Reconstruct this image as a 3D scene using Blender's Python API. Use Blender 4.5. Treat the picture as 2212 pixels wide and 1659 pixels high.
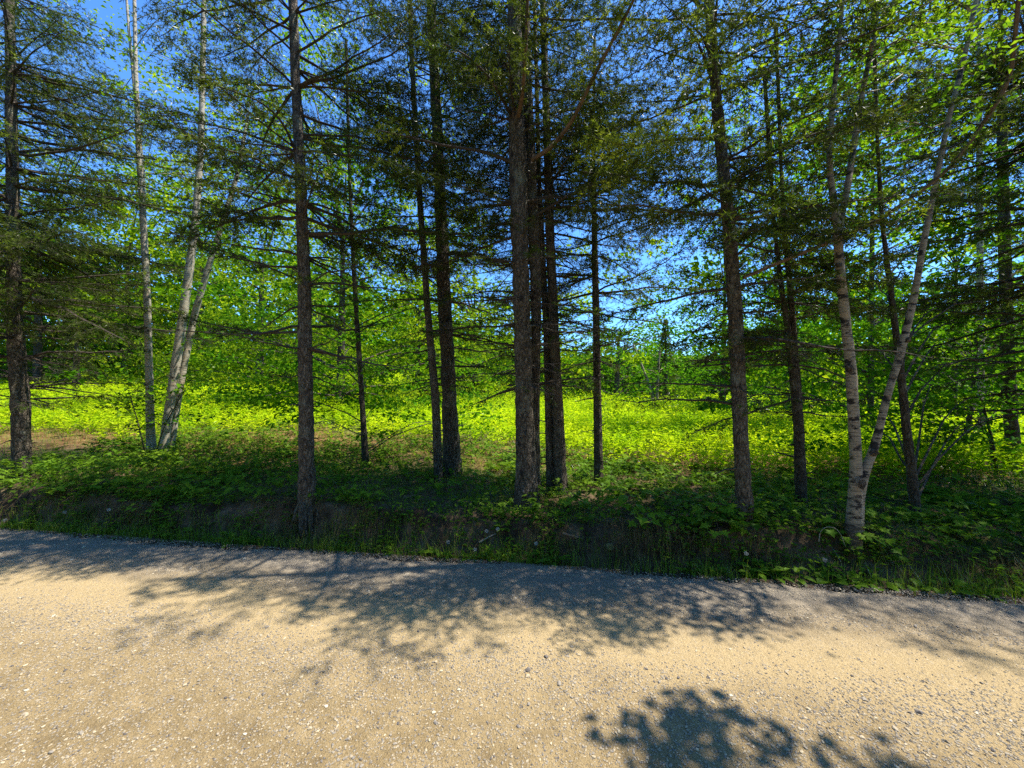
import bpy, math, random
import numpy as np
from mathutils import Vector

SC = bpy.context.scene
for o in list(bpy.data.objects):
    bpy.data.objects.remove(o)

# ------------------------------------------------------------------ camera, light, exposure
CH = 1.6                       # eye height in metres
FL = 831.0 / 2212.0            # focal length in picture widths (wide phone lens)
cam_data = bpy.data.cameras.new('camera')
cam_data.sensor_width = 36.0
cam_data.lens = 36.0 * FL
cam_data.clip_start = 0.05
cam_data.clip_end = 2000.0
cam = bpy.data.objects.new('camera', cam_data)
cam.location = (0, 0, CH)
cam.rotation_euler = (math.radians(90), 0, 0)
SC.collection.objects.link(cam)
SC.camera = cam

SUN = np.array((0.46, 0.05, 0.89)); SUN /= np.linalg.norm(SUN)      # direction towards the sun
elev = math.asin(SUN[2]); azim = math.atan2(SUN[0], SUN[1])
world = bpy.data.worlds.new('World'); SC.world = world; world.use_nodes = True
wn = world.node_tree; wn.nodes.clear()
sky = wn.nodes.new('ShaderNodeTexSky'); sky.sky_type = 'NISHITA'; sky.sun_disc = False
sky.sun_elevation = elev; sky.sun_rotation = azim
sky.altitude = 300; sky.air_density = 1.0; sky.dust_density = 0.3; sky.ozone_density = 4.0
bg = wn.nodes.new('ShaderNodeBackground'); bg.inputs[1].default_value = 0.135
wo = wn.nodes.new('ShaderNodeOutputWorld')
tint = wn.nodes.new('ShaderNodeMix'); tint.data_type = 'RGBA'; tint.blend_type = 'MULTIPLY'; tint.inputs[0].default_value = 1.0
tint.inputs[7].default_value = (0.50, 0.85, 1.20, 1)      # the phone's deep blue rendering of a clear June sky
wn.links.new(sky.outputs[0], tint.inputs[6]); wn.links.new(tint.outputs[2], bg.inputs[0]); wn.links.new(bg.outputs[0], wo.inputs[0])

sl = bpy.data.lights.new('sun', 'SUN'); sl.energy = 5.0; sl.angle = math.radians(0.53); sl.color = (1.0, 0.94, 0.84)
so = bpy.data.objects.new('sun', sl); SC.collection.objects.link(so)
so.rotation_euler = Vector(-SUN).to_track_quat('-Z', 'Y').to_euler(); so.location = (20, 5, 40)

vs = SC.view_settings
vs.view_transform = 'Standard'; vs.look = 'None'; vs.gamma = 1.0; vs.use_curve_mapping = False
vs.exposure = 1.2
SC.render.engine = 'CYCLES'
SC.cycles.use_denoising = False
SC.cycles.max_bounces = 7; SC.cycles.diffuse_bounces = 4; SC.cycles.transmission_bounces = 5; SC.cycles.glossy_bounces = 2
SC.cycles.sample_clamp_indirect = 4.0
SC.cycles.caustics_reflective = False; SC.cycles.caustics_refractive = False

# ------------------------------------------------------------------ numeric helpers
RNG = np.random.default_rng(7)
U = lambda a, b, n=None: RNG.uniform(a, b, n)

def norm(v):
    return v / np.maximum(np.linalg.norm(v, axis=-1, keepdims=True), 1e-9)

def sstep(a, b, x):
    t = np.clip((x - a) / (b - a), 0, 1)
    return t * t * (3 - 2 * t)

def wave(x, y, seed, f, n=5):
    r = np.random.default_rng(seed); z = 0
    for i in range(n):
        a = r.uniform(0, 6.283); k = f * r.uniform(0.6, 1.7)
        z = z + np.sin((x * math.cos(a) + y * math.sin(a)) * k + r.uniform(0, 6.283))
    return z / n

NX, NY, D0 = 0.1454, 0.9894, 3.45            # the road's far edge: NX*x + NY*y = D0
def sd(x, y):
    return x * NY - y * NX, x * NX + y * NY - D0

def road_z(x, y):
    s, d = sd(x, y)
    z = 0.012 * np.sin(d * 4.2 + 0.4) + 0.008 * wave(x, y, 3, 1.3) + 0.004 * wave(x, y, 4, 6.0)
    return z - 0.02 * sstep(-0.35, 0.0, d)

def H(x, y):
    x = np.asarray(x, float); y = np.asarray(y, float)
    s, d = sd(x, y)
    dd = d + 0.07 * wave(s, s * 0, 11, 3.0) + 0.05 * wave(x, y, 12, 11) + .03 * wave(x, y, 17, 27)
    w = 0.24 + 0.45 * sstep(1.6, 4.0, s)
    rise = sstep(0.10, 0.10 + w, dd)
    hb = 0.28 + 0.05 * wave(s, s * 0, 13, 1.6) + .03 * wave(x, y, 18, 9) - 0.03 * sstep(1.5, 4, s)
    k = 0.105 * (1 - sstep(-8.0, 3.5, x)) + 0.004
    far = np.maximum(0, d - 2.0)
    z = rise * (hb + 0.03 * wave(x, y, 14, 2.2) + 0.015 * wave(x, y, 15, 7.0)) - 0.05 * np.exp(-((d - 0.08) / 0.1) ** 2)
    z = z + k * 26 * (1 - np.exp(-far / 26)) + 0.12 * sstep(3, 12, d) * wave(x, y, 16, 0.45)
    near = -0.03 - 0.06 * sstep(-7.4, -6.6, d) * (1 - sstep(-0.12, 0.0, d))
    z = np.where(d < 0, road_z(x, y) * (d > -7.2) + near * sstep(0.0, -0.1, d), z)
    z = z + 0.3 * sstep(-7.4, -9.0, d) + 16 * sstep(45, 220, d)
    return z

FP, CX, CY = 831.0, 1106.0, 829.5            # the photograph at 2212 px across, used to read places off it
def ray(u, v, Y):
    return np.array(((u - CX) / FP * Y, Y, CH - (v - CY) / FP * Y))

def hit(u, v, y0=1.2, y1=120):
    Y = np.geomspace(y0, y1, 6000)
    X = (u - CX) / FP * Y; Z = CH - (v - CY) / FP * Y
    b = np.nonzero(Z <= H(X, Y))[0]
    i = b[0] if len(b) else len(Y) - 1
    return np.array((X[i], Y[i], float(H(X[i], Y[i]))))

def edge_y(u, d):
    return (D0 + d) / (NY + NX * (u - CX) / FP)

# ------------------------------------------------------------------ mesh helpers
class MB:
    """collects vertex / face arrays"""
    def __init__(self):
        self.v = []; self.f = []; self.m = []; self.a = []; self.n = 0
    def add(self, v, f, rnd=0.5, mat=0):
        v = np.asarray(v, np.float32).reshape(-1, 3); f = np.asarray(f, np.int64)
        self.v.append(v); self.f.append(f + self.n); self.m.append((mat, len(f)))
        r = np.broadcast_to(np.asarray(rnd, np.float32), (len(v),)); self.a.append(r)
        self.n += len(v)
    def mesh(self, name, mats, smooth=False):
        me = bpy.data.meshes.new(name)
        if self.n:
            V = np.concatenate(self.v); A = np.concatenate(self.a)
            me.vertices.add(len(V)); me.vertices.foreach_set('co', V.ravel())
            li = np.concatenate([f.ravel() for f in self.f]).astype(np.int32)
            tot = np.concatenate([np.full(len(f), f.shape[1], np.int32) for f in self.f])
            st = np.concatenate(([0], np.cumsum(tot)[:-1])).astype(np.int32)
            me.loops.add(len(li)); me.loops.foreach_set('vertex_index', li)
            me.polygons.add(len(tot)); me.polygons.foreach_set('loop_start', st)
            me.polygons.foreach_set('material_index', np.concatenate([np.full(k, m, np.int32) for m, k in self.m]))
            me.polygons.foreach_set('use_smooth', np.full(len(tot), smooth))
            at = me.attributes.new('rnd', 'FLOAT', 'POINT'); at.data.foreach_set('value', A.astype(np.float32))
            me.update(calc_edges=True)
        for m in (mats if isinstance(mats, (list, tuple)) else [mats]):
            me.materials.append(m)
        return me
    def build(self, name, mats, parent=None, smooth=False, kind=None):
        o = bpy.data.objects.new(name, self.mesh(name, mats, smooth)); SC.collection.objects.link(o)
        if parent is not None:
            o.parent = parent
            o.matrix_parent_inverse.identity()
            loc = np.array(parent.location)
            o.data.transform(__import__('mathutils').Matrix.Translation(-Vector(parent.location)))
        if kind: o['kind'] = kind
        return o

def tag(o, label, cat, group=None):
    o['label'] = label; o['category'] = cat
    if group: o['group'] = group
    return o

def thing(name, loc, label, cat, group=None):
    o = bpy.data.objects.new(name, None); SC.collection.objects.link(o); o.empty_display_size = 0.2
    o.location = [float(c) for c in loc]
    return tag(o, label, cat, group)

def place(name, me, parent, loc, rot=(0, 0, 0), sc=1.0):
    o = bpy.data.objects.new(name, me); SC.collection.objects.link(o)
    if parent is not None: o.parent = parent
    o.location = [float(c) for c in loc]; o.rotation_euler = rot; o.scale = (sc, sc, sc)
    return o

def tubes(P, R, sides):
    """P (B,n,3), R (B,n) -> verts, quads for B tapered tubes"""
    P = np.asarray(P, float); R = np.asarray(R, float)
    B, n, _ = P.shape
    T = norm(np.gradient(P, axis=1))
    up = np.where(np.abs(T[..., 2:3]) > 0.9, np.array((1.0, 0, 0)), np.array((0, 0, 1.0)))
    up = np.repeat(up[:, :1], n, axis=1) if n else up
    A = norm(np.cross(T, up)); Bv = np.cross(T, A)
    th = np.arange(sides) * 2 * math.pi / sides
    V = P[:, :, None] + R[:, :, None, None] * (np.cos(th)[None, None, :, None] * A[:, :, None] + np.sin(th)[None, None, :, None] * Bv[:, :, None])
    i = np.arange(n - 1)[:, None] * sides + np.arange(sides)[None]
    j = np.arange(n - 1)[:, None] * sides + (np.arange(sides)[None] + 1) % sides
    q = np.stack([i, j, j + sides, i + sides], -1).reshape(-1, 4)
    Q = (q[None] + (np.arange(B) * n * sides)[:, None, None]).reshape(-1, 4)
    return V.reshape(-1, 3), Q

def ribbons(P0, P1, w0, w1):
    """thin three-sided spikes along P0->P1"""
    d = norm(P1 - P0); r = RNG.normal(size=P0.shape)
    a = norm(np.cross(d, r)); b = np.cross(d, a)
    w0 = np.broadcast_to(np.asarray(w0, float), (len(P0),))[:, None]
    V = np.stack([P0 + a * w0, P0 - a * w0 * .5 + b * w0 * .87, P0 - a * w0 * .5 - b * w0 * .87, P1], 1)
    f = np.array([[0, 1, 3], [1, 2, 3], [2, 0, 3]])
    return V.reshape(-1, 3), (f[None] + (np.arange(len(P0)) * 4)[:, None, None]).reshape(-1, 3)

def blades1(P0, P1, w):
    """one narrow triangle per twig"""
    a = norm(np.cross(P1 - P0, RNG.normal(size=P0.shape))) * w
    V = np.stack([P0 + a, P0 - a, P1], 1)
    return V.reshape(-1, 3), np.arange(len(P0) * 3).reshape(-1, 3)

def needles(P0, P1, K, ln, wd, rn):
    M = len(P0)
    t = U(0.05, 1.0, (M, K, 1))
    d = norm(P1 - P0)[:, None]
    base = P0[:, None] + t * (P1 - P0)[:, None]
    u = RNG.normal(size=(M, K, 3)); u[..., 2] *= 0.6; u = norm(u - (u * d).sum(-1, keepdims=True) * d)
    dr = norm(d * U(0.45, 0.9, (M, K, 1)) + u)
    l = ln * U(0.7, 1.2, (M, K, 1))
    tip = base + dr * l
    side = norm(np.cross(dr, RNG.normal(size=(M, K, 3)))) * wd * 0.5
    V = np.stack([base - side, base + side, tip], 2).reshape(-1, 3)
    r = np.repeat((np.broadcast_to(rn[:, None], (M, K)) + U(-.06, .06, (M, K)) + 0.12 * t[..., 0]).ravel(), 3)
    return V, np.arange(M * K * 3).reshape(-1, 3), r

def leaves(C, N, D, L, W, fold=0.25):
    """pointed leaves: C base points, N normals, D directions -> 4 verts, 2 tris each"""
    D = norm(D - (D * N).sum(-1, keepdims=True) * N); S = np.cross(N, D)
    L = np.broadcast_to(np.asarray(L, float), (len(C),))[:, None]; W = np.broadcast_to(np.asarray(W, float), (len(C),))[:, None]
    m = C + D * L * 0.42
    V = np.stack([C, m + S * W * .5 + N * W * fold, C + D * L - N * L * .12, m - S * W * .5 + N * W * fold], 1)
    f = np.array([[0, 2, 1], [0, 3, 2]])
    return V.reshape(-1, 3), (f[None] + (np.arange(len(C)) * 4)[:, None, None]).reshape(-1, 3)

def hdirs(n, tilt):
    """random normals near straight up, and random headings"""
    N = np.stack([RNG.normal(0, tilt, n), RNG.normal(0, tilt, n), np.ones(n)], 1)
    a = U(0, 6.283, n)
    return norm(N), np.stack([np.cos(a), np.sin(a), U(-.3, .1, n)], 1)

# ------------------------------------------------------------------ materials
def mat(name):
    m = bpy.data.materials.new(name); m.use_nodes = True; m.node_tree.nodes.clear()
    nt = m.node_tree; out = nt.nodes.new('ShaderNodeOutputMaterial')
    return m, nt, out
def N_(nt, t, **k):
    n = nt.nodes.new(t)
    for a, b in k.items(): setattr(n, a, b)
    return n
def ramp(nt, fac, stops, interp='LINEAR'):
    r = N_(nt, 'ShaderNodeValToRGB'); cr = r.color_ramp; cr.interpolation = interp
    while len(cr.elements) < len(stops): cr.elements.new(0.5)
    for e, (p, c) in zip(cr.elements, stops):
        e.position = p; e.color = (*c, 1) if len(c) == 3 else c
    nt.links.new(fac, r.inputs[0]); return r.outputs[0]
def noise(nt, vec, scale, detail=4, rough=0.55, out=0):
    n = N_(nt, 'ShaderNodeTexNoise'); n.inputs['Scale'].default_value = scale; n.inputs['Detail'].default_value = detail
    n.inputs['Roughness'].default_value = rough
    if vec is not None: nt.links.new(vec, n.inputs['Vector'])
    return n.outputs[out]
def mapping(nt, scale, kind='Object'):
    tc = N_(nt, 'ShaderNodeTexCoord'); mp = N_(nt, 'ShaderNodeMapping'); mp.inputs['Scale'].default_value = scale
    nt.links.new(tc.outputs[kind], mp.inputs[0]); return mp.outputs[0]
def mix(nt, fac, a, b, mode='MIX'):
    m = N_(nt, 'ShaderNodeMix', data_type='RGBA', blend_type=mode)
    for s, x in ((m.inputs[0], fac), (m.inputs[6], a), (m.inputs[7], b)):
        if isinstance(x, (int, float)): s.default_value = x
        elif isinstance(x, tuple): s.default_value = (*x, 1)
        else: nt.links.new(x, s)
    return m.outputs[2]
def mathn(nt, op, a, b=0.0):
    m = N_(nt, 'ShaderNodeMath', operation=op)
    for s, x in ((m.inputs[0], a), (m.inputs[1], b)):
        if isinstance(x, (int, float)): s.default_value = x
        else: nt.links.new(x, s)
    return m.outputs[0]
def bump(nt, h, strength, dist):
    b = N_(nt, 'ShaderNodeBump'); b.inputs['Strength'].default_value = strength; b.inputs['Distance'].default_value = dist
    nt.links.new(h, b.inputs['Height']); return b.outputs[0]
def attr(nt):
    a = N_(nt, 'ShaderNodeAttribute', attribute_name='rnd'); return a.outputs['Fac']

def leaf_mat(name, stops, trans=0.5, gloss=0.07, clump=0.35, rough=0.4):
    m, nt, out = mat(name)
    col = ramp(nt, attr(nt), stops)
    tc = N_(nt, 'ShaderNodeTexCoord')
    nz = noise(nt, tc.outputs['Object'], 1.1, 3)
    tint = ramp(nt, nz, [(0.35, (1 - clump, 1 - clump * .7, 1 - clump)), (0.65, (1 + clump * .3, 1, 1 - clump * .3))])
    col = mix(nt, 1.0, col, tint, 'MULTIPLY')
    d = N_(nt, 'ShaderNodeBsdfDiffuse'); t = N_(nt, 'ShaderNodeBsdfTranslucent'); g = N_(nt, 'ShaderNodeBsdfGlossy')
    g.inputs['Roughness'].default_value = rough
    nt.links.new(col, d.inputs[0])
    nt.links.new(mix(nt, 1.0, col, (1.25, 1.25, 0.5), 'MULTIPLY'), t.inputs[0])
    a = N_(nt, 'ShaderNodeMixShader'); a.inputs[0].default_value = trans
    nt.links.new(d.outputs[0], a.inputs[1]); nt.links.new(t.outputs[0], a.inputs[2])
    fr = N_(nt, 'ShaderNodeLayerWeight'); fr.inputs[0].default_value = 0.25
    b = N_(nt, 'ShaderNodeMixShader')
    nt.links.new(mathn(nt, 'MULTIPLY', fr.outputs['Fresnel'], gloss * 4), b.inputs[0])
    nt.links.new(a.outputs[0], b.inputs[1]); nt.links.new(g.outputs[0], b.inputs[2])
    nt.links.new(b.outputs[0], out.inputs[0]); return m

def plain(name, stops, rough=0.85, scale=20, bmp=0.4, stretch=(1, 1, 1), use_attr=False):
    m, nt, out = mat(name)
    v = mapping(nt, stretch); nz = noise(nt, v, scale, 5)
    col = ramp(nt, attr(nt) if use_attr else nz, stops)
    p = N_(nt, 'ShaderNodeBsdfPrincipled'); p.inputs['Roughness'].default_value = rough
    p.inputs['Specular IOR Level'].default_value = 0.25
    nt.links.new(col, p.inputs['Base Color']); nt.links.new(bump(nt, nz, bmp, 0.01), p.inputs['Normal'])
    nt.links.new(p.outputs[0], out.inputs[0]); return m

M = {}
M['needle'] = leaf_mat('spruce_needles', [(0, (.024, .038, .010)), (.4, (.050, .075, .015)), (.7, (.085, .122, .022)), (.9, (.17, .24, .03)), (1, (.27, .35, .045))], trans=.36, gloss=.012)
M['needle_dull'] = leaf_mat('dull_spruce_needles', [(0.0, (0.040, 0.044, 0.016)), (.5, (0.072, 0.080, 0.028)), (.85, (0.120, 0.120, 0.040)), (1.0, (0.180, 0.160, 0.060))], trans=.25, gloss=.05)
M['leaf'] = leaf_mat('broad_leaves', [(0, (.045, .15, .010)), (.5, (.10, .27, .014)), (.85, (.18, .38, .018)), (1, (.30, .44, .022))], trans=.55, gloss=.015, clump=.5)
M['leaf_lit'] = leaf_mat('sunlit_broad_leaves', [(0, (.09, .19, .012)), (.5, (.24, .39, .018)), (1, (.44, .56, .026))], trans=.55, gloss=.015, clump=.55)  # sunlit copy of the broad leaves: sun and inner shade put into the colour
M['birch_leaf'] = leaf_mat('birch_leaves', [(0, (.07, .16, .014)), (.5, (.15, .28, .018)), (1, (.26, .38, .03))], trans=.55, gloss=.012)
M['meadow'] = leaf_mat('meadow_leaves', [(0, (.18, .32, .012)), (.5, (.40, .58, .014)), (1, (.58, .74, .02))], trans=.5, gloss=.02, clump=.45)
M['under'] = leaf_mat('undergrowth_leaves', [(0, (.07, .15, .016)), (.5, (.13, .25, .02)), (1, (.24, .38, .03))], trans=.5, gloss=.03)
M['grass'] = leaf_mat('grass_blades', [(0, (.11, .21, .02)), (.6, (.21, .33, .028)), (1, (.34, .40, .08))], trans=.4, gloss=.03)
M['straw'] = leaf_mat('dry_grass', [(0, (.09, .065, .032)), (.6, (.20, .145, .07)), (1, (.34, .27, .13))], trans=.25, gloss=.02)
M['twig'] = plain('bare_twigs', [(.3, (.035, .028, .02)), (.7, (.085, .066, .048))], scale=30)
M['pale_twig'] = plain('pale_twigs', [(.3, (.22, .18, .13)), (.7, (.36, .31, .24))], scale=30)
M['root'] = plain('root_wood', [(.3, (.10, .065, .04)), (.7, (.20, .135, .085))], scale=25, stretch=(1, 1, 1))
M['fluff'] = plain('seed_fluff', [(0, (.34, .34, .30)), (1, (.5, .5, .46))], scale=50, bmp=0)
M['mossrock'] = plain('mossy_stone', [(.35, (.09, .085, .035)), (.65, (.19, .17, .075))], scale=14)

def bark(name, cols, knots=True, plate=9.0):
    m, nt, out = mat(name)
    v = mapping(nt, (1, 1, .35)); n1 = noise(nt, v, plate * 5, 6, .65)
    vo = N_(nt, 'ShaderNodeTexVoronoi', feature='DISTANCE_TO_EDGE'); vo.inputs['Scale'].default_value = plate * 4
    wv = mapping(nt, (1, 1, .5)); nv = noise(nt, wv, 12, 3, out=1)
    wv2 = mix(nt, 0.12, wv, nv); nt.links.new(wv2, vo.inputs['Vector'])
    col = ramp(nt, n1, [(.3, cols[0]), (.5, cols[1]), (.72, cols[2])])
    crack = ramp(nt, vo.outputs['Distance'], [(0, (.45, .42, .4)), (.14, (1.1, 1.1, 1.1))])
    col = mix(nt, .9, col, crack, 'MULTIPLY')
    lich = noise(nt, mapping(nt, (1, 1, .8)), 5.5, 4, .7)
    col = mix(nt, ramp(nt, lich, [(.54, (0, 0, 0)), (.68, (.75, .75, .75))]), col, (.22, .22, .16))
    if knots:
        kn = N_(nt, 'ShaderNodeTexVoronoi'); kn.inputs['Scale'].default_value = 5.5
        nt.links.new(mapping(nt, (1, 1, .7)), kn.inputs['Vector'])
        col = mix(nt, ramp(nt, kn.outputs['Distance'], [(.10, (.9, .9, .9)), (.17, (0, 0, 0))]), col, (.03, .024, .02))
    p = N_(nt, 'ShaderNodeBsdfPrincipled'); p.inputs['Roughness'].default_value = .9; p.inputs['Specular IOR Level'].default_value = .2
    h = mathn(nt, 'ADD', n1, mathn(nt, 'MULTIPLY', ramp(nt, vo.outputs['Distance'], [(0, (0, 0, 0)), (.2, (1, 1, 1))]), .6))
    nt.links.new(col, p.inputs['Base Color']); nt.links.new(bump(nt, h, .9, .02), p.inputs['Normal'])
    nt.links.new(p.outputs[0], out.inputs[0]); return m
M['spruce_bark'] = bark('spruce_bark', [(.042, .034, .025), (.115, .092, .066), (.24, .20, .15)])
M['dark_bark'] = bark('dark_bark', [(.045, .036, .028), (.085, .068, .05), (.13, .11, .085)], knots=False)

def birch_bark(name, white, dark, amount):
    m, nt, out = mat(name)
    band = noise(nt, mapping(nt, (3, 3, 34)), 2.0, 4, .6)
    patch = noise(nt, mapping(nt, (5, 5, 9)), 1.6, 5, .7)
    fine = noise(nt, mapping(nt, (6, 6, 60)), 3.0, 3, .6)
    col = ramp(nt, fine, [(.3, tuple(c * .5 for c in white)), (.6, white)])
    col = mix(nt, ramp(nt, band, [(.56, (0, 0, 0)), (.62, (.8, .8, .8))]), col, dark)
    col = mix(nt, ramp(nt, patch, [(.62 - amount, (0, 0, 0)), (.68 - amount, (1, 1, 1))]), col, (.025, .02, .018))
    tc = N_(nt, 'ShaderNodeTexCoord'); sp = N_(nt, 'ShaderNodeSeparateXYZ'); nt.links.new(tc.outputs['Object'], sp.inputs[0])
    crust = mathn(nt, 'ADD', mathn(nt, 'MULTIPLY', sp.outputs['Z'], -1.3), noise(nt, mapping(nt, (4, 4, 14)), 2.5, 4, .65))
    col = mix(nt, ramp(nt, crust, [(.22, (0, 0, 0)), (.42, (.9, .9, .9))]), col, (.05, .042, .034))
    peel = noise(nt, mapping(nt, (4, 4, 6)), 1.3, 3)
    col = mix(nt, ramp(nt, peel, [(.58, (0, 0, 0)), (.64, (.5, .5, .5))]), col, (.42, .30, .18))
    p = N_(nt, 'ShaderNodeBsdfPrincipled'); p.inputs['Roughness'].default_value = .7; p.inputs['Specular IOR Level'].default_value = .25
    nt.links.new(col, p.inputs['Base Color']); nt.links.new(bump(nt, mathn(nt, 'SUBTRACT', fine, patch), .5, .01), p.inputs['Normal'])
    nt.links.new(p.outputs[0], out.inputs[0]); return m
M['birch'] = birch_bark('white_birch_bark', (.46, .41, .31), (.10, .075, .055), 0.04)
M['birch_old'] = birch_bark('old_birch_bark', (.34, .28, .20), (.09, .065, .045), 0.095)

def road_mat():
    m, nt, out = mat('dirt_road')
    g = N_(nt, 'ShaderNodeNewGeometry'); pos = g.outputs['Position']
    big = noise(nt, pos, .9, 4); mid = noise(nt, pos, 7, 5, .65); fine = noise(nt, pos, 130, 4, .7)
    # distance from the far edge
    dt = N_(nt, 'ShaderNodeVectorMath', operation='DOT_PRODUCT'); nt.links.new(pos, dt.inputs[0]); dt.inputs[1].default_value = (NX, NY, 0)
    d = mathn(nt, 'SUBTRACT', dt.outputs['Value'], D0)
    dn = mathn(nt, 'ADD', d, mathn(nt, 'MULTIPLY', mathn(nt, 'SUBTRACT', big, .5), .9))
    col = ramp(nt, mid, [(.3, (.20, .143, .07)), (.5, (.295, .215, .106)), (.72, (.385, .284, .147))])
    track = ramp(nt, mathn(nt, 'ADD', mathn(nt, 'MULTIPLY', dn, .25), 1.0), [(.0, (0, 0, 0)), (.50, (0, 0, 0)), (.62, (.25, .25, .25)), (.70, (.85, .85, .85)), (.79, (.85, .85, .85)), (.85, (0, 0, 0))])
    col = mix(nt, track, col, (.46, .345, .18))
    edge = ramp(nt, mathn(nt, 'ADD', mathn(nt, 'MULTIPLY', dn, .5), 1.0), [(.55, (0, 0, 0)), (.85, (.8, .8, .8))])
    col = mix(nt, edge, col, ramp(nt, mid, [(.3, (.17, .15, .125)), (.7, (.27, .24, .20))]))  # gravelly far strip, with the grey of its shade put into the colour
    for sc, lo, hi, amt in ((55, .07, .22, .75), (120, .10, .26, .7)):
        vo = N_(nt, 'ShaderNodeTexVoronoi'); vo.inputs['Scale'].default_value = sc; nt.links.new(pos, vo.inputs['Vector'])
        stone = ramp(nt, vo.outputs['Color'], [(0, (.14, .12, .10)), (.35, (.26, .22, .16)), (.7, (.42, .36, .26)), (1, (.58, .53, .43))])
        mk = ramp(nt, vo.outputs['Distance'], [(.22, (amt, amt, amt)), (.34, (0, 0, 0))])
        sel = ramp(nt, noise(nt, pos, sc * .25, 2), [(.50, (0, 0, 0)), (.56, (1, 1, 1))])
        col = mix(nt, mix(nt, 1.0, mk, sel, 'MULTIPLY'), col, stone)
    col = mix(nt, .55, col, ramp(nt, fine, [(.3, (.45, .43, .40)), (.7, (1.4, 1.4, 1.4))]), 'MULTIPLY')
    p = N_(nt, 'ShaderNodeBsdfPrincipled'); p.inputs['Roughness'].default_value = .95; p.inputs['Specular IOR Level'].default_value = .15
    grit = noise(nt, pos, 45, 5, .75)
    h = mathn(nt, 'ADD', mathn(nt, 'ADD', mathn(nt, 'MULTIPLY', fine, .7), mathn(nt, 'MULTIPLY', grit, 1.2)), mid)
    nt.links.new(col, p.inputs['Base Color']); nt.links.new(bump(nt, h, 1.0, .016), p.inputs['Normal'])
    nt.links.new(p.outputs[0], out.inputs[0]); return m
M['road'] = road_mat()

def stone_mat(name):
    m, nt, out = mat(name)
    col = ramp(nt, attr(nt), [(0, (.10, .09, .085)), (.25, (.22, .195, .16)), (.5, (.33, .27, .18)), (.75, (.42, .345, .225)), (.92, (.47, .41, .30)), (1, (.58, .54, .46))])
    nz = noise(nt, mapping(nt, (1, 1, 1)), 60, 4)
    col = mix(nt, .5, col, ramp(nt, nz, [(.3, (.7, .68, .66)), (.7, (1.2, 1.2, 1.2))]), 'MULTIPLY')
    p = N_(nt, 'ShaderNodeBsdfPrincipled'); p.inputs['Roughness'].default_value = .85; p.inputs['Specular IOR Level'].default_value = .2
    nt.links.new(col, p.inputs['Base Color']); nt.links.new(p.outputs[0], out.inputs[0]); return m
M['stone'] = stone_mat('road_stones')

def ground_mat():
    m, nt, out = mat('forest_floor')
    g = N_(nt, 'ShaderNodeNewGeometry'); pos = g.outputs['Position']
    big = noise(nt, pos, .8, 4); mid = noise(nt, pos, 6, 5, .65); fine = noise(nt, pos, 70, 4, .7)
    dt = N_(nt, 'ShaderNodeVectorMath', operation='DOT_PRODUCT'); nt.links.new(pos, dt.inputs[0]); dt.inputs[1].default_value = (NX, NY, 0)
    d = mathn(nt, 'SUBTRACT', dt.outputs['Value'], D0)
    dn = mathn(nt, 'ADD', d, mathn(nt, 'MULTIPLY', mathn(nt, 'SUBTRACT', big, .5), 4.0))
    litter = ramp(nt, mid, [(.25, (.05, .032, .018)), (.5, (.11, .072, .042)), (.75, (.19, .13, .075))])
    moss = mix(nt, ramp(nt, noise(nt, pos, 2.2, 4), [(.45, (0, 0, 0)), (.6, (.8, .8, .8))]), litter, (.055, .075, .018))
    soil = mix(nt, ramp(nt, noise(nt, pos, 3.5, 4, .65), [(.4, (0, 0, 0)), (.6, (1, 1, 1))]), ramp(nt, mid, [(.3, (.018, .013, .009)), (.7, (.07, .048, .03))]), ramp(nt, mid, [(.3, (.07, .046, .028)), (.7, (.20, .14, .085))]))
    col = mix(nt, ramp(nt, mathn(nt, 'MULTIPLY', d, 1.0), [(.30, (0, 0, 0)), (.55, (1, 1, 1))]), soil, moss)
    straw = ramp(nt, mid, [(.25, (.10, .042, .016)), (.5, (.18, .10, .04)), (.75, (.24, .20, .08))])
    f1 = ramp(nt, mathn(nt, 'MULTIPLY', dn, .1), [(.20, (0, 0, 0)), (.32, (1, 1, 1)), (.46, (1, 1, 1)), (.60, (0, 0, 0))])
    col = mix(nt, f1, col, straw)
    f2 = ramp(nt, mathn(nt, 'MULTIPLY', dn, .1), [(.44, (0, 0, 0)), (.60, (1, 1, 1))])
    col = mix(nt, f2, col, ramp(nt, mid, [(.3, (.08, .11, .02)), (.7, (.14, .17, .03))]))
    col = mix(nt, .6, col, ramp(nt, fine, [(.3, (.5, .5, .5)), (.7, (1.35, 1.35, 1.35))]), 'MULTIPLY')
    p = N_(nt, 'ShaderNodeBsdfPrincipled'); p.inputs['Roughness'].default_value = .95; p.inputs['Specular IOR Level'].default_value = .1
    nt.links.new(col, p.inputs['Base Color']); nt.links.new(bump(nt, mathn(nt, 'ADD', fine, mid), .9, .02), p.inputs['Normal'])
    nt.links.new(p.outputs[0], out.inputs[0]); return m
M['ground'] = ground_mat()

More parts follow.
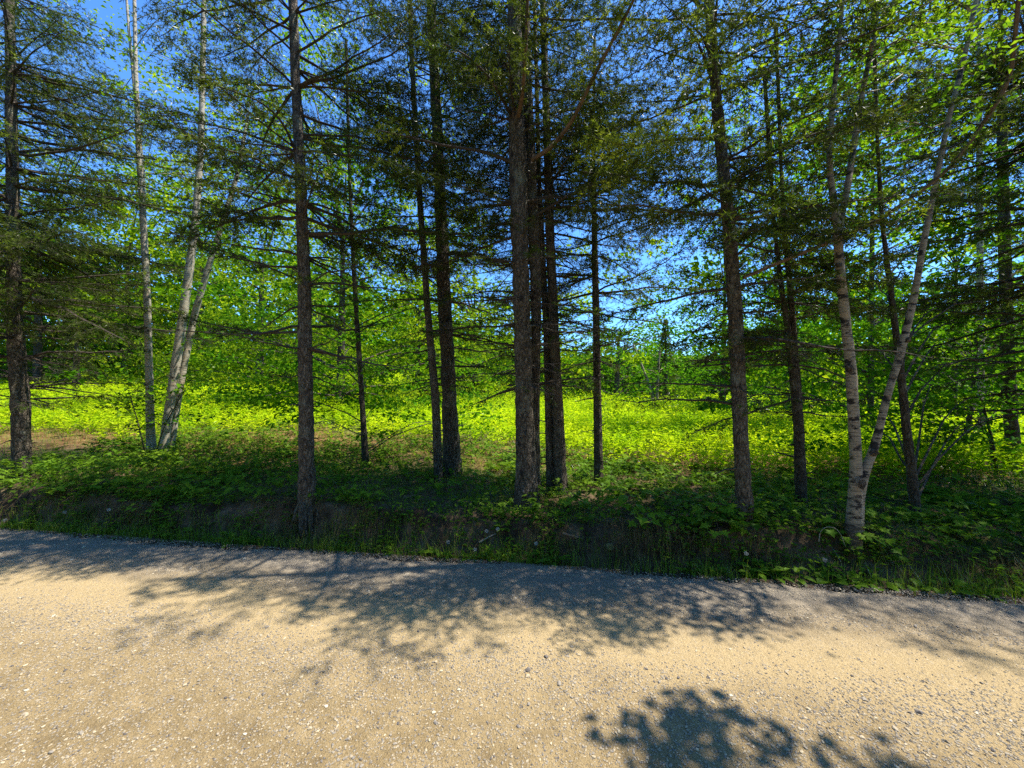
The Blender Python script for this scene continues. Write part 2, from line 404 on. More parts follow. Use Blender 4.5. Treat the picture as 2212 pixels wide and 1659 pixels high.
# ------------------------------------------------------------------ ground and road
def axis(segs):
    return np.concatenate([np.linspace(a, b, n, endpoint=False) for a, b, n in segs] + [[segs[-1][1]]])
def sheet(sv, dv, zf):
    S, D = np.meshgrid(sv, dv)
    X = S * NY + (D + D0) * NX; Y = -S * NX + (D + D0) * NY
    V = np.stack([X, Y, zf(X, Y)], -1).reshape(-1, 3)
    n, k = len(sv), len(dv)
    i = (np.arange(k - 1)[:, None] * n + np.arange(n - 1)[None]).ravel()
    return V, np.stack([i, i + 1, i + n + 1, i + n], 1)
b = MB()
sv = axis([(-400, -60, 8), (-60, -12, 30), (-12, -7.5, 30), (-7.5, 6, 230), (6, 12, 30), (12, 60, 30), (60, 400, 8)])
dv = axis([(-400, -30, 6), (-30, -8, 8), (-8, -.3, 8), (-.3, 1.0, 44), (1.0, 5, 40), (5, 14, 36), (14, 40, 26), (40, 400, 10)])
b.add(*sheet(sv, dv, H)); g = b.build('ground', M['ground'], smooth=True, kind='structure')
b = MB()
sv = axis([(-400, -60, 8), (-60, -10, 20), (-10, 8, 180), (8, 60, 20), (60, 400, 8)])
dv = axis([(-7.1, -4, 12), (-4, .06, 60)])
def road_sheet(x, y):
    s, d = sd(x, y)
    e = 0.10 * wave(s, s * 0, 21, 3.0) + .05 * wave(x, y, 22, 14)
    return road_z(x, y) + .004 - .10 * sstep(-0.10, .06, d + e) - .06 * sstep(-6.8, -7.1, d)
b.add(*sheet(sv, dv, road_sheet)); b.build('road', M['road'], smooth=True, kind='structure')

# loose stones on the road: real low pebbles
def ico():
    p = (1 + 5 ** .5) / 2
    v = norm(np.array([(-1, p, 0), (1, p, 0), (-1, -p, 0), (1, -p, 0), (0, -1, p), (0, 1, p), (0, -1, -p), (0, 1, -p), (p, 0, -1), (p, 0, 1), (-p, 0, -1), (-p, 0, 1)], float))
    f = np.array([(0, 11, 5), (0, 5, 1), (0, 1, 7), (0, 7, 10), (0, 10, 11), (1, 5, 9), (5, 11, 4), (11, 10, 2), (10, 7, 6), (7, 1, 8), (3, 9, 4), (3, 4, 2), (3, 2, 6), (3, 6, 8), (3, 8, 9), (4, 9, 5), (2, 4, 11), (6, 2, 10), (8, 6, 7), (9, 8, 1)])
    return v, f
OCT = (np.array([(1, 0, 0), (0, 1, 0), (-1, 0, 0), (0, -1, 0), (0, 0, 1), (0, 0, -1)], float),
       np.array([(0, 1, 4), (1, 2, 4), (2, 3, 4), (3, 0, 4)]))
def pebbles(b, X, Y, R, tmpl, rnd):
    v, f = tmpl; n = len(X)
    a = U(0, 6.283, n)[:, None]
    W = v[None] * (1 + RNG.normal(0, .2, (n, len(v), 3)))
    W = W * np.stack([R * U(.9, 1.5, n), R * U(.7, 1.0, n), R * U(.4, .75, n)], 1)[:, None]
    x = W[..., 0] * np.cos(a) - W[..., 1] * np.sin(a); y = W[..., 0] * np.sin(a) + W[..., 1] * np.cos(a)
    s, d = sd(X, Y)
    z0 = np.where(d < -0.03, road_z(X, Y) + .004, H(X, Y))
    P = np.stack([x + X[:, None], y + Y[:, None], W[..., 2] + (z0 + R * .25)[:, None]], -1)
    F = (f[None] + (np.arange(n) * len(v))[:, None, None]).reshape(-1, 3)
    b.add(P.reshape(-1, 3), F, np.repeat(rnd, len(v)))
def road_pts(n, dens):
    Y = 1.25 + 3.6 * U(0, 1, n * 7); X = U(-1.5, 1.45, n * 7) * (Y + .3)
    s, d = sd(X, Y); ok = (d < .06) & (U(0, 1, n * 7) < dens(s + .6 * wave(X, Y, 31, 1.0), d + .12 * wave(X, Y, 32, 2.3)))
    return X[ok][:n], Y[ok][:n]
def dens(s, d):
    return (.05 + 1.0 * np.exp(-((d + .16) / .17) ** 2) + 1.0 * np.exp(-((d + .58) / .09) ** 2) + .34 * sstep(-1.05, -1.35, d) + .45 * np.exp(-((d + 1.40) / .22) ** 2)).clip(0, 1)
b = MB()
X, Y = road_pts(60000, dens); pebbles(b, X, Y, U(.0022, .0066, len(X)), OCT, np.clip(RNG.normal(.36, .17, len(X)), 0, .9))
X, Y = road_pts(3800, dens); pebbles(b, X, Y, .004 + .005 * U(0, 1, len(X)) ** 2.2, ico(), np.clip(RNG.normal(.46, .22, len(X)), 0, .95))
X, Y = road_pts(220, dens); pebbles(b, X, Y, .008 + .006 * U(0, 1, len(X)) ** 2, ico(), U(.05, .9, len(X)))
b.build('gravel', M['stone'], kind='stuff')

# ------------------------------------------------------------------ trees
def resample(path, step):
    path = np.asarray(path, float)
    seg = np.linalg.norm(np.diff(path[:, :3], axis=0), axis=1); s = np.concatenate(([0], np.cumsum(seg)))
    n = max(6, int(s[-1] / step)); q = np.linspace(0, s[-1], n)
    out = np.stack([np.interp(q, s, path[:, k]) for k in range(path.shape[1])], 1)
    k = np.array((.25, .5, .25))
    for _ in range(max(2, int(.25 / step))):
        pad = np.vstack([out[:1], out, out[-1:]]); sm = k[0] * pad[:-2] + k[1] * pad[1:-1] + k[2] * pad[2:]
        out[1:-1] = sm[1:-1]
    return out

def trunk_mesh(b, path, sides=18, step=.05, rough=.05, flare=.55, lobes=5, seed=0):
    """path rows x,y,z,r"""
    p = resample(path, step); r = np.random.default_rng(seed)
    n = len(p); V, Q = tubes(p[None, :, :3], p[None, :, 3] * 0 + 1.0, sides)
    V = V.reshape(n, sides, 3); dirv = V - p[:, None, :3]
    th = np.arange(sides) * 2 * math.pi / sides; h = np.cumsum(np.concatenate(([0], np.linalg.norm(np.diff(p[:, :3], axis=0), axis=1))))
    R = p[:, 3][:, None] * np.ones(sides)
    nz = r.normal(0, 1, (n, sides)); nz = (nz + np.roll(nz, 1, 1) + np.vstack([nz[:1], nz[:-1]])) / 1.8
    lump = np.sin(th[None] * 2 + h[:, None] * 2.1 + r.uniform(0, 6)) * .5 + np.sin(th[None] * 3 - h[:, None] * 3.7 + r.uniform(0, 6)) * .4
    R = R * (1 + rough * nz + rough * .9 * lump)
    fl = flare * np.exp(-h / .16)[:, None]
    R = R * (1 + fl * (.55 + .55 * np.cos(lobes * th[None] + r.uniform(0, 6)) + .25 * np.cos(2 * th[None] + r.uniform(0, 6))))
    b.add((p[:, None, :3] + dirv * R[..., None]).reshape(-1, 3), Q)
    return p

def pix_path(pts, Y, top=None, rtop=.02, sink=.30):
    """pts: (u, v, width) from the foot upwards, all at depth Y"""
    rows = []
    for q in pts:
        u, v, w = q[:3]; yy = Y + (q[3] if len(q) > 3 else 0)
        P = ray(u, v, yy); rows.append((*P, w * .5 / FP * yy * .97 * math.cos(math.atan((u - CX) / FP))))
    rows = [(rows[0][0] - (rows[1][0] - rows[0][0]) * .05, rows[0][1], rows[0][2] - sink, rows[0][3])] + rows
    if top is not None and rows[-1][2] < top:
        a, c = np.array(rows[-2]), np.array(rows[-1]); d = (c - a) / max(c[2] - a[2], .1)
        dz = top - c[2]; rows.append((c[0] + d[0] * dz * .6, c[1], top, rtop))
    return np.array(rows)

def on_path(p, z):
    return np.array([np.interp(z, p[:, 2], p[:, k]) for k in range(4)])

class Twigs:
    def __init__(self): self.p0 = []; self.p1 = []; self.live = []; self.r = []
    def add(self, a, b_, live, r):
        self.p0.append(a); self.p1.append(b_); self.live.append(np.broadcast_to(live, (len(a),))); self.r.append(np.broadcast_to(r, (len(a),)))
    def get(self):
        return [np.concatenate(x) for x in (self.p0, self.p1, self.live, self.r)] if self.p0 else None

def spray(axis_pts, L, live_from, live, spacing, tw, bare=1.0, lmax=.55, droop=.25, fine=.085, tone=0.0):
    """side twigs and twiglets of one spruce branch, returned in tw"""
    n = max(4, int(L / spacing) * 2)
    t = np.sort(U(.10, 1.0, n)); idx = t * (len(axis_pts) - 1); i0 = np.minimum(idx.astype(int), len(axis_pts) - 2); fr = (idx - i0)[:, None]
    base = axis_pts[i0] * (1 - fr) + axis_pts[i0 + 1] * fr; tan = norm(axis_pts[i0 + 1] - axis_pts[i0])
    up = np.array((0, 0, 1.0)); side = norm(np.cross(tan, up)) * np.where(np.arange(n) % 2, 1, -1)[:, None]
    ang = U(.6, 1.15, n)[:, None]
    d = norm(tan * np.cos(ang) + side * np.sin(ang) + up * U(-.35, .25, n)[:, None])
    l2 = (np.minimum(lmax, .12 + .42 * L * (1 - t) ** .8) * U(.35, 1.1, n))[:, None]
    mid = base + d * l2 * .55 + up * U(-.03, .03, n)[:, None]; end = base + d * l2 + tan * l2 * .2 - up * droop * l2 * U(.1, 1.2, n)[:, None]
    lv = (t > live_from) & (U(0, 1, n) < live)
    rn = U(.05, .62, n) + .38 * (U(0, 1, n) < .16) + tone  # tone puts a sunlit look into the colour of new-growth needles
    tw.add(base, mid, lv & (U(0, 1, n) < .75), rn); tw.add(mid, end, lv, rn + .05)
    # twiglets
    k = np.maximum(2, (l2[:, 0] / fine).astype(int)); k = np.where(lv, k, (k * bare * .6).astype(int))
    rep = np.repeat(np.arange(n), k); m = len(rep)
    if m:
        q = U(.15, 1, m)[:, None]
        pb = np.where(q < .55, base[rep] + (mid - base)[rep] * q / .55, mid[rep] + (end - mid)[rep] * (q - .55) / .45)
        dd = norm(end - base)[rep]; sd_ = norm(np.cross(dd, up)) * np.where(RNG.random(m) < .5, 1, -1)[:, None]
        aa = U(.5, 1.1, m)[:, None]
        l3 = (U(.05, .13, m) * (1.15 - .5 * q[:, 0]))[:, None]
        e = pb + norm(dd * np.cos(aa) + sd_ * np.sin(aa) + up * U(-1.5, .3, m)[:, None]) * l3
        tw.add(pb, e, lv[rep], rn[rep] + U(-.1, .2, m))

def branch_axis(base, az, L, e0, droop, tip, n=10):
    t = np.linspace(0, 1, n)
    w1, w2 = U(-.18, .18), U(-.12, .12)
    a = az + w1 * t * 2 + w2 * np.sin(t * 5)
    dr = np.stack([np.cos(a), np.sin(a), e0 - 2 * droop * t + 3 * tip * t * t], 1)
    pts = np.cumsum(dr, 0) * L / n
    pts[:, 2] += 0.02 * L * np.cumsum(RNG.normal(0, 1, n)) / 2
    return base + pts - pts[0]

def foliage(tw, K, ln, wd, b_n, b_w, rw=.0022):
    g = tw.get()
    if g is None: return
    p0, p1, lv, rn = g
    V, Fc = blades1(p0, p1, rw); b_w.add(V, Fc)
    a = np.nonzero(lv)[0]
    if len(a):
        b_n.add(*needles(p0[a], p1[a], K, ln, wd, rn[a]))

def spruce(label, stems, Y, live_z, dead_z, L, top=9.0, K=9, spacing=.07, front=.8, back=1.0, per=5.4, group='spruces in the roadside row', manual=(), bark_key='spruce_bark', seed=0, dead_live=.12, needle='needle', flare=.75, roots=(), tilt=(.0, .25), dens=1.0, vis=None, lv=.97, sidef=1.0):
    global RNG
    RNG = np.random.default_rng(1000 + seed)
    paths = [pix_path(s, Y + dy, top=t_) for s, dy, t_ in stems]
    base = paths[0][1][:3]
    root = thing('spruce_tree', (base[0], base[1], base[2]), label, 'tree', group)
    crown = MB(); vis_top = (CH + Y * 1.04) if vis is None else vis
    high_w = MB()
    for si, path in enumerate(paths):
        b = MB(); p = trunk_mesh(b, path, seed=seed + si, flare=flare if si == 0 else .25)
        for k in range(26):
            q = on_path(p, U(path[1][2] + .25, min(3.6, path[-1][2] - .4))); a = U(0, 6.283); l = U(.03, .16) * (1 if k % 4 else 2.2); r_ = U(.003, .008)
            o_ = np.array((math.cos(a), math.sin(a), U(-.2, .35))); P_ = np.array([q[:3] + o_ * q[3] * .8, q[:3] + o_ * (q[3] + l * .5), q[:3] + o_ * (q[3] + l) + (0, 0, U(-.3, .1) * l)])
            b.add(*tubes(P_[None], np.array([[r_ * 1.5, r_, r_ * .4]]), 4))
        b.build('trunk', M[bark_key], root, smooth=True)
        z = max(dead_z, path[1][2] + .5)
        ztop = path[-1][2] - .3
        while z < ztop:
            q = on_path(p, z)
            nb = RNG.poisson(per * (max(dens, .85) if z < live_z else dens) * (.75 if si else 1)) if z < vis_top else RNG.poisson(1.4)
            for _ in range(nb):
                az = U(0, 6.283); fr = -math.sin(az)
                f = 1 + (front - 1) * max(0, fr) + (back - 1) * max(0, -fr) + (sidef - 1) * abs(math.cos(az))
                zz = z + U(-.1, .1)
                dead = zz < live_z + U(-.35, .5)
                prof = (.75 + .25 * sstep(dead_z, live_z, zz)) * (1 - .8 * sstep(4.5, ztop + .8, zz)) if ztop > 5 else (1 - .75 * (zz - dead_z) / max(ztop - dead_z, .5))
                l = L * f * prof * U(.5, 1.08)
                if dead: l *= U(.5, 1.0)
                e0 = U(-.18, .22) + tilt[1] * sstep(3, 8, zz) + tilt[0]
                ax = branch_axis(q[:3], az, l, e0, U(.05, .28), U(.02, .16))
                r0 = min(.004 + .0075 * l, q[3] * .45)
                tw = Twigs()
                if zz < vis_top:
                    spray(ax, l, .55 + U(-.2, .2) if dead else .16, dead_live * U(0, 2.2) if dead else lv, spacing * (1.25 if dead else 1), tw, bare=.9 if dead else .5)
                    bw = MB(); V, Q = tubes(ax[None], (r0 * (1 - .85 * np.linspace(0, 1, len(ax))))[None], 4); bw.add(V, Q)
                    foliage(tw, K, .042, .0078, crown, bw)
                    bw.build('branch', M['twig'], root)
                else:
                    spray(ax, l, .16, .95, spacing * 2.0, tw, lmax=.6, fine=.16)
                    V, Q = tubes(ax[None], (r0 * (1 - .85 * np.linspace(0, 1, len(ax))))[None], 3); high_w.add(V, Q)
                    foliage(tw, 3, .055, .022, crown, high_w)
            z += U(.14, .30)
    for mb in manual:
        pts = np.array([ray(u, v, yy) for u, v, yy in mb['p']]); pw = np.linspace(mb['r'][0], mb['r'][1], 4)
        full = resample(np.column_stack([pts, np.linspace(mb['r'][0], mb['r'][1], len(pts))]), .06)
        ax = full[:, :3]; l = np.linalg.norm(np.diff(ax, axis=0), axis=1).sum()
        bw = MB(); V, Q = tubes(ax[None], full[None, :, 3], 6); bw.add(V, Q)
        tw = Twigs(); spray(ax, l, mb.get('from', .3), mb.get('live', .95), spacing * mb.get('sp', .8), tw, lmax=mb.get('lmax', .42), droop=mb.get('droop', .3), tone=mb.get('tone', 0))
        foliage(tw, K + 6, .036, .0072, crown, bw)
        bw.build('branch', M['root'] if mb.get('red') else M['twig'], root)
    for rp in roots:
        pts = np.array([ray(u, v, yy) for u, v, yy in rp[0]]); b = MB()
        full = resample(np.column_stack([pts, np.linspace(rp[1], rp[2], len(pts))]), .03)
        V, Q = tubes(full[None, :, :3], full[None, :, 3], 7); b.add(V, Q); b.build('root', M['spruce_bark'], root, smooth=True)
    if high_w.n: high_w.build('upper_branches', M['twig'], root, kind='stuff')
    if crown.n: crown.build('crown', M[needle], root, kind='stuff')
    return root

def leaf_clumps(b, C, rad, n_each, size, flat=.22, tilt=.7, ratio=.62):
    """C (k,3) clump centres"""
    k = len(C); n = k * n_each
    c = np.repeat(C, n_each, 0); rr = np.repeat(np.broadcast_to(rad, (k,)), n_each)
    o = RNG.normal(0, .5, (n, 3)); o[:, 2] *= flat
    o[:, 2] -= .12 * (o[:, 0] ** 2 + o[:, 1] ** 2)
    pos = c + o * rr[:, None]
    Nn, D = hdirs(n, tilt); D[:, :2] += o[:, :2] * .8
    sz = size * U(.6, 1.15, n)
    V, Fc = leaves(pos, Nn, D, sz, sz * ratio)
    rn = np.repeat(U(0, .6, k), n_each) + U(0, .4, n)
    b.add(V, Fc, np.repeat(rn, 4))

def broadleaf(label, stems, Y, crown, name='broadleaf_tree', leafm='leaf', barkm='dark_bark', size=.10, n_each=34, rad=.45, limb_r=.018, limb_n=None, group=None, seed=0, cat='tree', sides=12, tops=None, flat=.22, tilt=.7, own_limbs=False, rough=.05, min_z=.5):
    """crown: list of (u, v, depth, su, sv, sdepth, clumps): clump boxes around points read off the photograph"""
    global RNG
    RNG = np.random.default_rng(5000 + seed)
    paths = []
    for i, s in enumerate(stems):
        paths.append(pix_path(s, Y, top=(tops[i] if tops else None)))
    base = paths[0][1][:3]
    root = thing(name, base, label, cat, group)
    for i, path in enumerate(paths):
        b = MB(); paths[i] = trunk_mesh(b, path, sides=sides, seed=seed + i, flare=.3 if i == 0 else .1, rough=rough, step=.06 if Y < 8 else .2)
        b.build('trunk', M[barkm], root, smooth=True)
    Cs = []
    for (u, v, d, su, sv_, sd_, k) in crown:
        o = RNG.normal(0, .5, (k, 3)).clip(-1.1, 1.1)
        c0 = ray(u, v, d)
        C = c0 + o * np.array((su / FP * d, sd_, sv_ / FP * d))
        C[:, 2] = np.maximum(C[:, 2], H(C[:, 0], C[:, 1]) + min_z); Cs.append(C)
    C = np.concatenate(Cs)
    b = MB(); leaf_clumps(b, C, rad * U(.6, 1.3, len(C)), n_each, size, flat=flat, tilt=tilt)
    b.build('crown', M[leafm], root, kind='stuff')
    # limbs out to the clumps
    b = MB(); sel = RNG.permutation(len(C))[: (limb_n or 28)]
    for i in sel:
        pth = paths[i % len(paths)]
        c = C[i]; z = np.clip(c[2] - .18 * np.linalg.norm(c[:2] - pth[len(pth) // 2, :2]) - .05, pth[2, 2] + .35, pth[-1, 2])
        q = on_path(pth, z); t = np.linspace(0, 1, 7)[:, None]
        ax = q[:3] * (1 - t) + c * t; ax[:, 2] += (np.sin(t[:, 0] * math.pi) * .10 * np.linalg.norm(c - q[:3])) + .03 * RNG.normal(size=7)
        r = np.linspace(min(limb_r, q[3] * .6), .003, 7)
        if own_limbs:
            bb = MB(); V, Q = tubes(ax[None], r[None], 5); bb.add(V, Q); bb.build('branch', M[barkm], root)
        else:
            V, Q = tubes(ax[None], r[None], 4); b.add(V, Q)
    if b.n: b.build('branches', M[barkm], root, kind='stuff')
    return root

def foot(u, v): return hit(u, v)[1]

# --- the row of spruces along the road, left to right
Y1 = foot(48, 1030)
spruce('thick scaly spruce trunk at the left end of the row, knobbly and dark', [([(48, 1030, 50), (45, 900, 47), (38, 780, 45), (30, 650, 38), (28, 450, 32), (22, 100, 26), (20, -20, 25)], 0, 9.5)],
       Y1, 2.6, 1.4, 2.8, seed=1, dead_live=.28, front=.6, per=6.6, spacing=.09)
Y2 = foot(664, 1085)
spruce('straight grey spruce at the bank edge with bare roots hanging over the ditch', [([(664, 1085, 42), (662, 1000, 37), (661, 900, 35), (657, 600, 30), (650, 400, 26), (640, 200, 23), (632, -20, 20)], 0, 9.5)],
       Y2, 3.3, 1.7, 2.3, seed=2, dead_live=.3, front=.7, dens=.98,
       manual=[dict(p=[(650, 717, Y2), (560, 720, Y2 + .2), (480, 705, Y2 + .3), (400, 688, Y2 + .4)], r=(.016, .004), live=.5),
               dict(p=[(648, 605, Y2), (560, 570, Y2 + .2), (450, 530, Y2 + .3)], r=(.012, .003), live=.3),
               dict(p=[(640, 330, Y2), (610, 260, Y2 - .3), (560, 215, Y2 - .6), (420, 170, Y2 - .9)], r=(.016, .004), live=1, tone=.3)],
       roots=[([(658, 1070, Y2), (652, 1105, Y2 - .12), (655, 1122, Y2 - .17), (648, 1140, Y2 - .20), (652, 1158, Y2 - .20)], .05, .018),
              ([(668, 1075, Y2), (672, 1112, Y2 - .12), (668, 1130, Y2 - .16), (676, 1150, Y2 - .18), (672, 1170, Y2 - .18)], .045, .012),
              ([(650, 1085, Y2), (636, 1108, Y2 - .12), (638, 1122, Y2 - .14), (626, 1140, Y2 - .15)], .03, .008),
              ([(676, 1085, Y2), (690, 1106, Y2 - .1), (688, 1125, Y2 - .13), (700, 1142, Y2 - .13)], .028, .007),
              ([(660, 1100, Y2 - .12), (662, 1128, Y2 - .19), (660, 1150, Y2 - .22), (664, 1172, Y2 - .22)], .02, .006)])
Y4 = foot(948, 1040)
spruce('slim pale spruce pole close against a thicker dark trunk', [([(948, 1040, 20), (940, 850, 18), (922, 650, 15), (905, 400, 13), (888, 100, 11), (885, -20, 10)], 0, 8.5)],
       Y4, 3.6, 1.6, 1.5, seed=4, dens=.5, front=.7)
Y5 = foot(978, 1035) + .25
spruce('dark spruce trunk just right of a slim pale pole', [([(978, 1035, 42), (970, 850, 33), (958, 600, 29), (948, 350, 25), (938, 150, 22), (930, -20, 20)], 0, 9.5)],
       Y5, 3.6, 1.7, 2.0, seed=5, front=.7, back=.8, dens=.62)
Y6 = foot(1138, 1095)
spruce('stout double-stemmed spruce in the middle of the row, flared at the foot', [
        ([(1138, 1095, 54), (1136, 1040, 46), (1134, 900, 41), (1128, 700, 38), (1124, 553, 37), (1120, 400, 38), (1114, 200, 34), (1110, -20, 30)], 0, 9.8),
        ([(1158, 1088, 22), (1157, 900, 18), (1158, 700, 22), (1156, 553, 27), (1148, 400, 26), (1138, 200, 24), (1132, -20, 20)], .22, 9.0)],
       Y6, 3.6, 1.6, 2.1, seed=6, front=.5, back=.7, dens=.52, lv=.85,
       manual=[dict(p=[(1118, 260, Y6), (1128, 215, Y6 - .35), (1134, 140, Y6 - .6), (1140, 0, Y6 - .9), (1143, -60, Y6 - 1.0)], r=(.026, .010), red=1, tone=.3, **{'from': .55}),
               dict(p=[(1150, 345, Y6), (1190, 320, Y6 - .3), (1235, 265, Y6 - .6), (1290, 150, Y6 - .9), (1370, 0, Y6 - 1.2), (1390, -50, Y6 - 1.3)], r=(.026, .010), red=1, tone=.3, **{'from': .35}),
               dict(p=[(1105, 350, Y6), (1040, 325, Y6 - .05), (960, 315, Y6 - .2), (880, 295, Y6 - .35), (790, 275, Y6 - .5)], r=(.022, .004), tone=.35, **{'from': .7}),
               dict(p=[(1150, 470, Y6 + .1), (1230, 420, Y6), (1330, 380, Y6 - .1), (1450, 330, Y6 - .3)], r=(.018, .004), **{'from': .5}),
               dict(p=[(1105, 250, Y6), (1060, 170, Y6 - .5), (1010, 120, Y6 - .9), (960, 95, Y6 - 1.1)], r=(.018, .004), **{'from': .4})])
Y7 = foot(1207, 1065)
spruce('pair of dark spruce stems joined at the foot behind the stout one', [
        ([(1212, 1065, 30), (1206, 900, 24), (1196, 700, 23), (1188, 500, 20), (1180, 250, 16), (1172, -20, 13)], 0, 9.0),
        ([(1190, 1062, 22), (1186, 900, 18), (1180, 700, 15), (1172, 553, 13), (1165, 400, 10)], .08, 7.5)],
       Y7, 3.7, 1.6, 1.9, seed=7, lv=.8, dens=.48, front=.7, back=.8)
Y8 = foot(1293, 1045)
spruce('thin straight spruce pole standing alone against the bright meadow', [([(1293, 1045, 22), (1291, 900, 18), (1287, 650, 16), (1283, 450, 11), (1283, 330, 8), (1284, 150, 5)], 0, 6.3)],
       Y8, 2.9, 1.7, 1.9, seed=8, lv=.8, dens=.95, front=.7, back=.5, dead_live=.25)
Y9 = foot(1610, 1125)
spruce('smooth brown spruce trunk right of the sunlit meadow gap', [([(1610, 1125, 46), (1606, 1060, 39), (1600, 950, 36), (1590, 700, 34), (1572, 450, 29), (1550, 250, 26), (1530, -20, 22)], 0, 9.0)],
       Y9, 2.6, 1.4, 2.2, seed=9, front=.65, back=.5, dead_live=.3, dens=.75,
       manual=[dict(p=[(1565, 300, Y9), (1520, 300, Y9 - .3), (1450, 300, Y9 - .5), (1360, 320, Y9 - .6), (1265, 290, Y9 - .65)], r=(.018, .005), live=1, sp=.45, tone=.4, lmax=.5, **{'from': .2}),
               dict(p=[(1605, 600, Y9), (1700, 560, Y9 - .1), (1800, 520, Y9 - .2), (1900, 475, Y9 - .3), (2040, 377, Y9 - .5), (2107, 293, Y9 - .6), (2184, 173, Y9 - .75), (2200, 0, Y9 - .9), (2205, -40, Y9 - .95)], r=(.018, .012), red=1, live=.6, **{'from': .2}),
               dict(p=[(1582, 560, Y9), (1640, 510, Y9 - .3), (1720, 470, Y9 - .6)], r=(.012, .004), live=1, sp=.6)])
Y10 = foot(1732, 1100)
spruce('dark forked spruce trunk between a brown spruce and a leaning birch', [
        ([(1732, 1100, 30), (1724, 900, 25), (1716, 820, 24), (1700, 700, 14), (1685, 600, 11), (1672, 480, 8)], 0, 5.0),
        ([(1722, 850, 20), (1716, 740, 17), (1708, 640, 13), (1698, 540, 11), (1688, 380, 8)], .03, 5.5)],
       Y10, 2.1, 1.3, 1.8, seed=10, back=.5, dens=.62, bark_key='dark_bark', dead_live=.3)
spruce('spruce at the right edge of the photo, only its dark drooping branches showing', [([(2262, 1120, 34), (2255, 800, 30), (2245, 400, 26), (2235, 0, 22)], 0, 8.0)],
       4.6, 2.1, 1.3, 2.3, seed=11, spacing=.085, front=1.15, dead_live=.4)
spruce('spruce just beyond the left edge of the photo, its fringe of needles reaching in', [([(-330, 1030, 40), (-330, 800, 36), (-330, 400, 30), (-330, 0, 26)], 0, 9.0)],
       5.6, 2.4, 1.6, 3.3, seed=12, front=.9, spacing=.10, per=6.5, K=8)
spruce('spruce beyond the right edge of the photo, shading the verge', [([(2950, 1150, 40), (2940, 800, 36), (2930, 400, 30)], 0, 9.0)],
       3.7, 2.4, 2.0, 2.2, seed=13, front=1.0, spacing=.15, K=5)

spruce('spruce a few steps beyond the right edge, its shadow crossing the road', [([(2640, 1180, 40), (2630, 800, 36), (2620, 400, 30)], 0, 8.5)],
       3.6, 2.2, 1.8, 2.3, seed=14, front=1.1, spacing=.15, K=5)

# --- birches
Yb = foot(338, 995)
broadleaf('clump of white birch stems with three trunks spreading from one foot', [
        [(328, 992, 26), (325, 930, 22), (322, 800, 19), (318, 650, 18), (308, 450, 17), (300, 330, 15), (293, 150, 11), (290, -20, 9)],
        [(350, 995, 27), (360, 920, 24), (372, 840, 23), (400, 650, 22), (420, 500, 19), (432, 350, 16), (437, 200, 14), (441, -20, 12)],
        [(368, 985, 16, .15), (380, 900, 15, .2), (395, 800, 17, .25), (420, 680, 17, .3), (455, 560, 14, .3), (490, 450, 12, .35), (515, 370, 10, .4), (535, 250, 7, .4)],
        [(309, 400, 12, .1), (304, 330, 11, .1), (296, 250, 9, .1), (278, 60, 7, .1), (272, -20, 6, .1)]],
        Yb, [(340, 385, Yb, 120, 60, .5, 12), (500, 160, Yb + .4, 220, 260, 1.2, 60), (520, 420, Yb + 1, 90, 160, .6, 22), (330, 100, Yb, 220, 200, 1.0, 30)],
        name='birch_tree', leafm='birch_leaf', barkm='birch', size=.07, n_each=20, rad=.30, limb_r=.008, group='birches', seed=20, tops=(8, 8.5, 6.0, 7.5), flat=.7, rough=.02)
Yr = 3.42
broadleaf('forked white birch with peeling bark and black scars, leaning right', [
        [(1842, 1172, 46), (1846, 1120, 40), (1848, 1060, 37), (1850, 1010, 30), (1846, 940, 29), (1838, 800, 27), (1822, 650, 23), (1812, 553, 23), (1808, 470, 22), (1796, 410, 16), (1790, 330, 14), (1800, 210, 13), (1812, 100, 11), (1822, -20, 9)],
        [(1856, 1075, 24, -.01), (1868, 1010, 26, -.01), (1886, 980, 23), (1915, 860, 19), (1945, 765, 21), (1975, 640, 19), (1992, 540, 17), (2020, 400, 15), (2050, 250, 14), (2085, 120, 14), (2112, -20, 13)],
        [(1815, 480, 15, .02), (1830, 410, 17, .05), (1842, 330, 16, .1), (1862, 200, 14, .1), (1890, 70, 11, .1), (1900, -20, 9, .1)]],
        Yr, [(1880, 40, Yr + .3, 260, 110, .8, 34), (1990, 60, Yr, 200, 160, .6, 24), (2110, 120, Yr - .5, 120, 120, .3, 8)],
        name='birch_tree', leafm='birch_leaf', barkm='birch_old', size=.065, n_each=24, rad=.28, limb_r=.008, group='birches', seed=21, tops=(6.5, 7, 6.5), flat=.6, rough=.03)

birch = [o for o in SC.objects if o.name.startswith('birch_tree')][-1]
def scar(u, v, w, h, dy):
    P0 = ray(u, v, Yr - dy); vv, ff = ico(); b = MB()
    b.add(vv * np.array((w * .5 / FP * Yr, .022, h * .5 / FP * Yr)) * (1 + RNG.normal(0, .18, (12, 1))) + P0, ff, .2)
    b.build('scar', M['dark_bark'], birch)
scar(1862, 1045, 18, 26, .085); scar(1888, 978, 17, 16, .035); scar(1838, 795, 17, 15, .05); scar(1812, 572, 14, 10, .04); scar(1962, 735, 12, 14, .03); scar(1800, 445, 16, 14, .03)

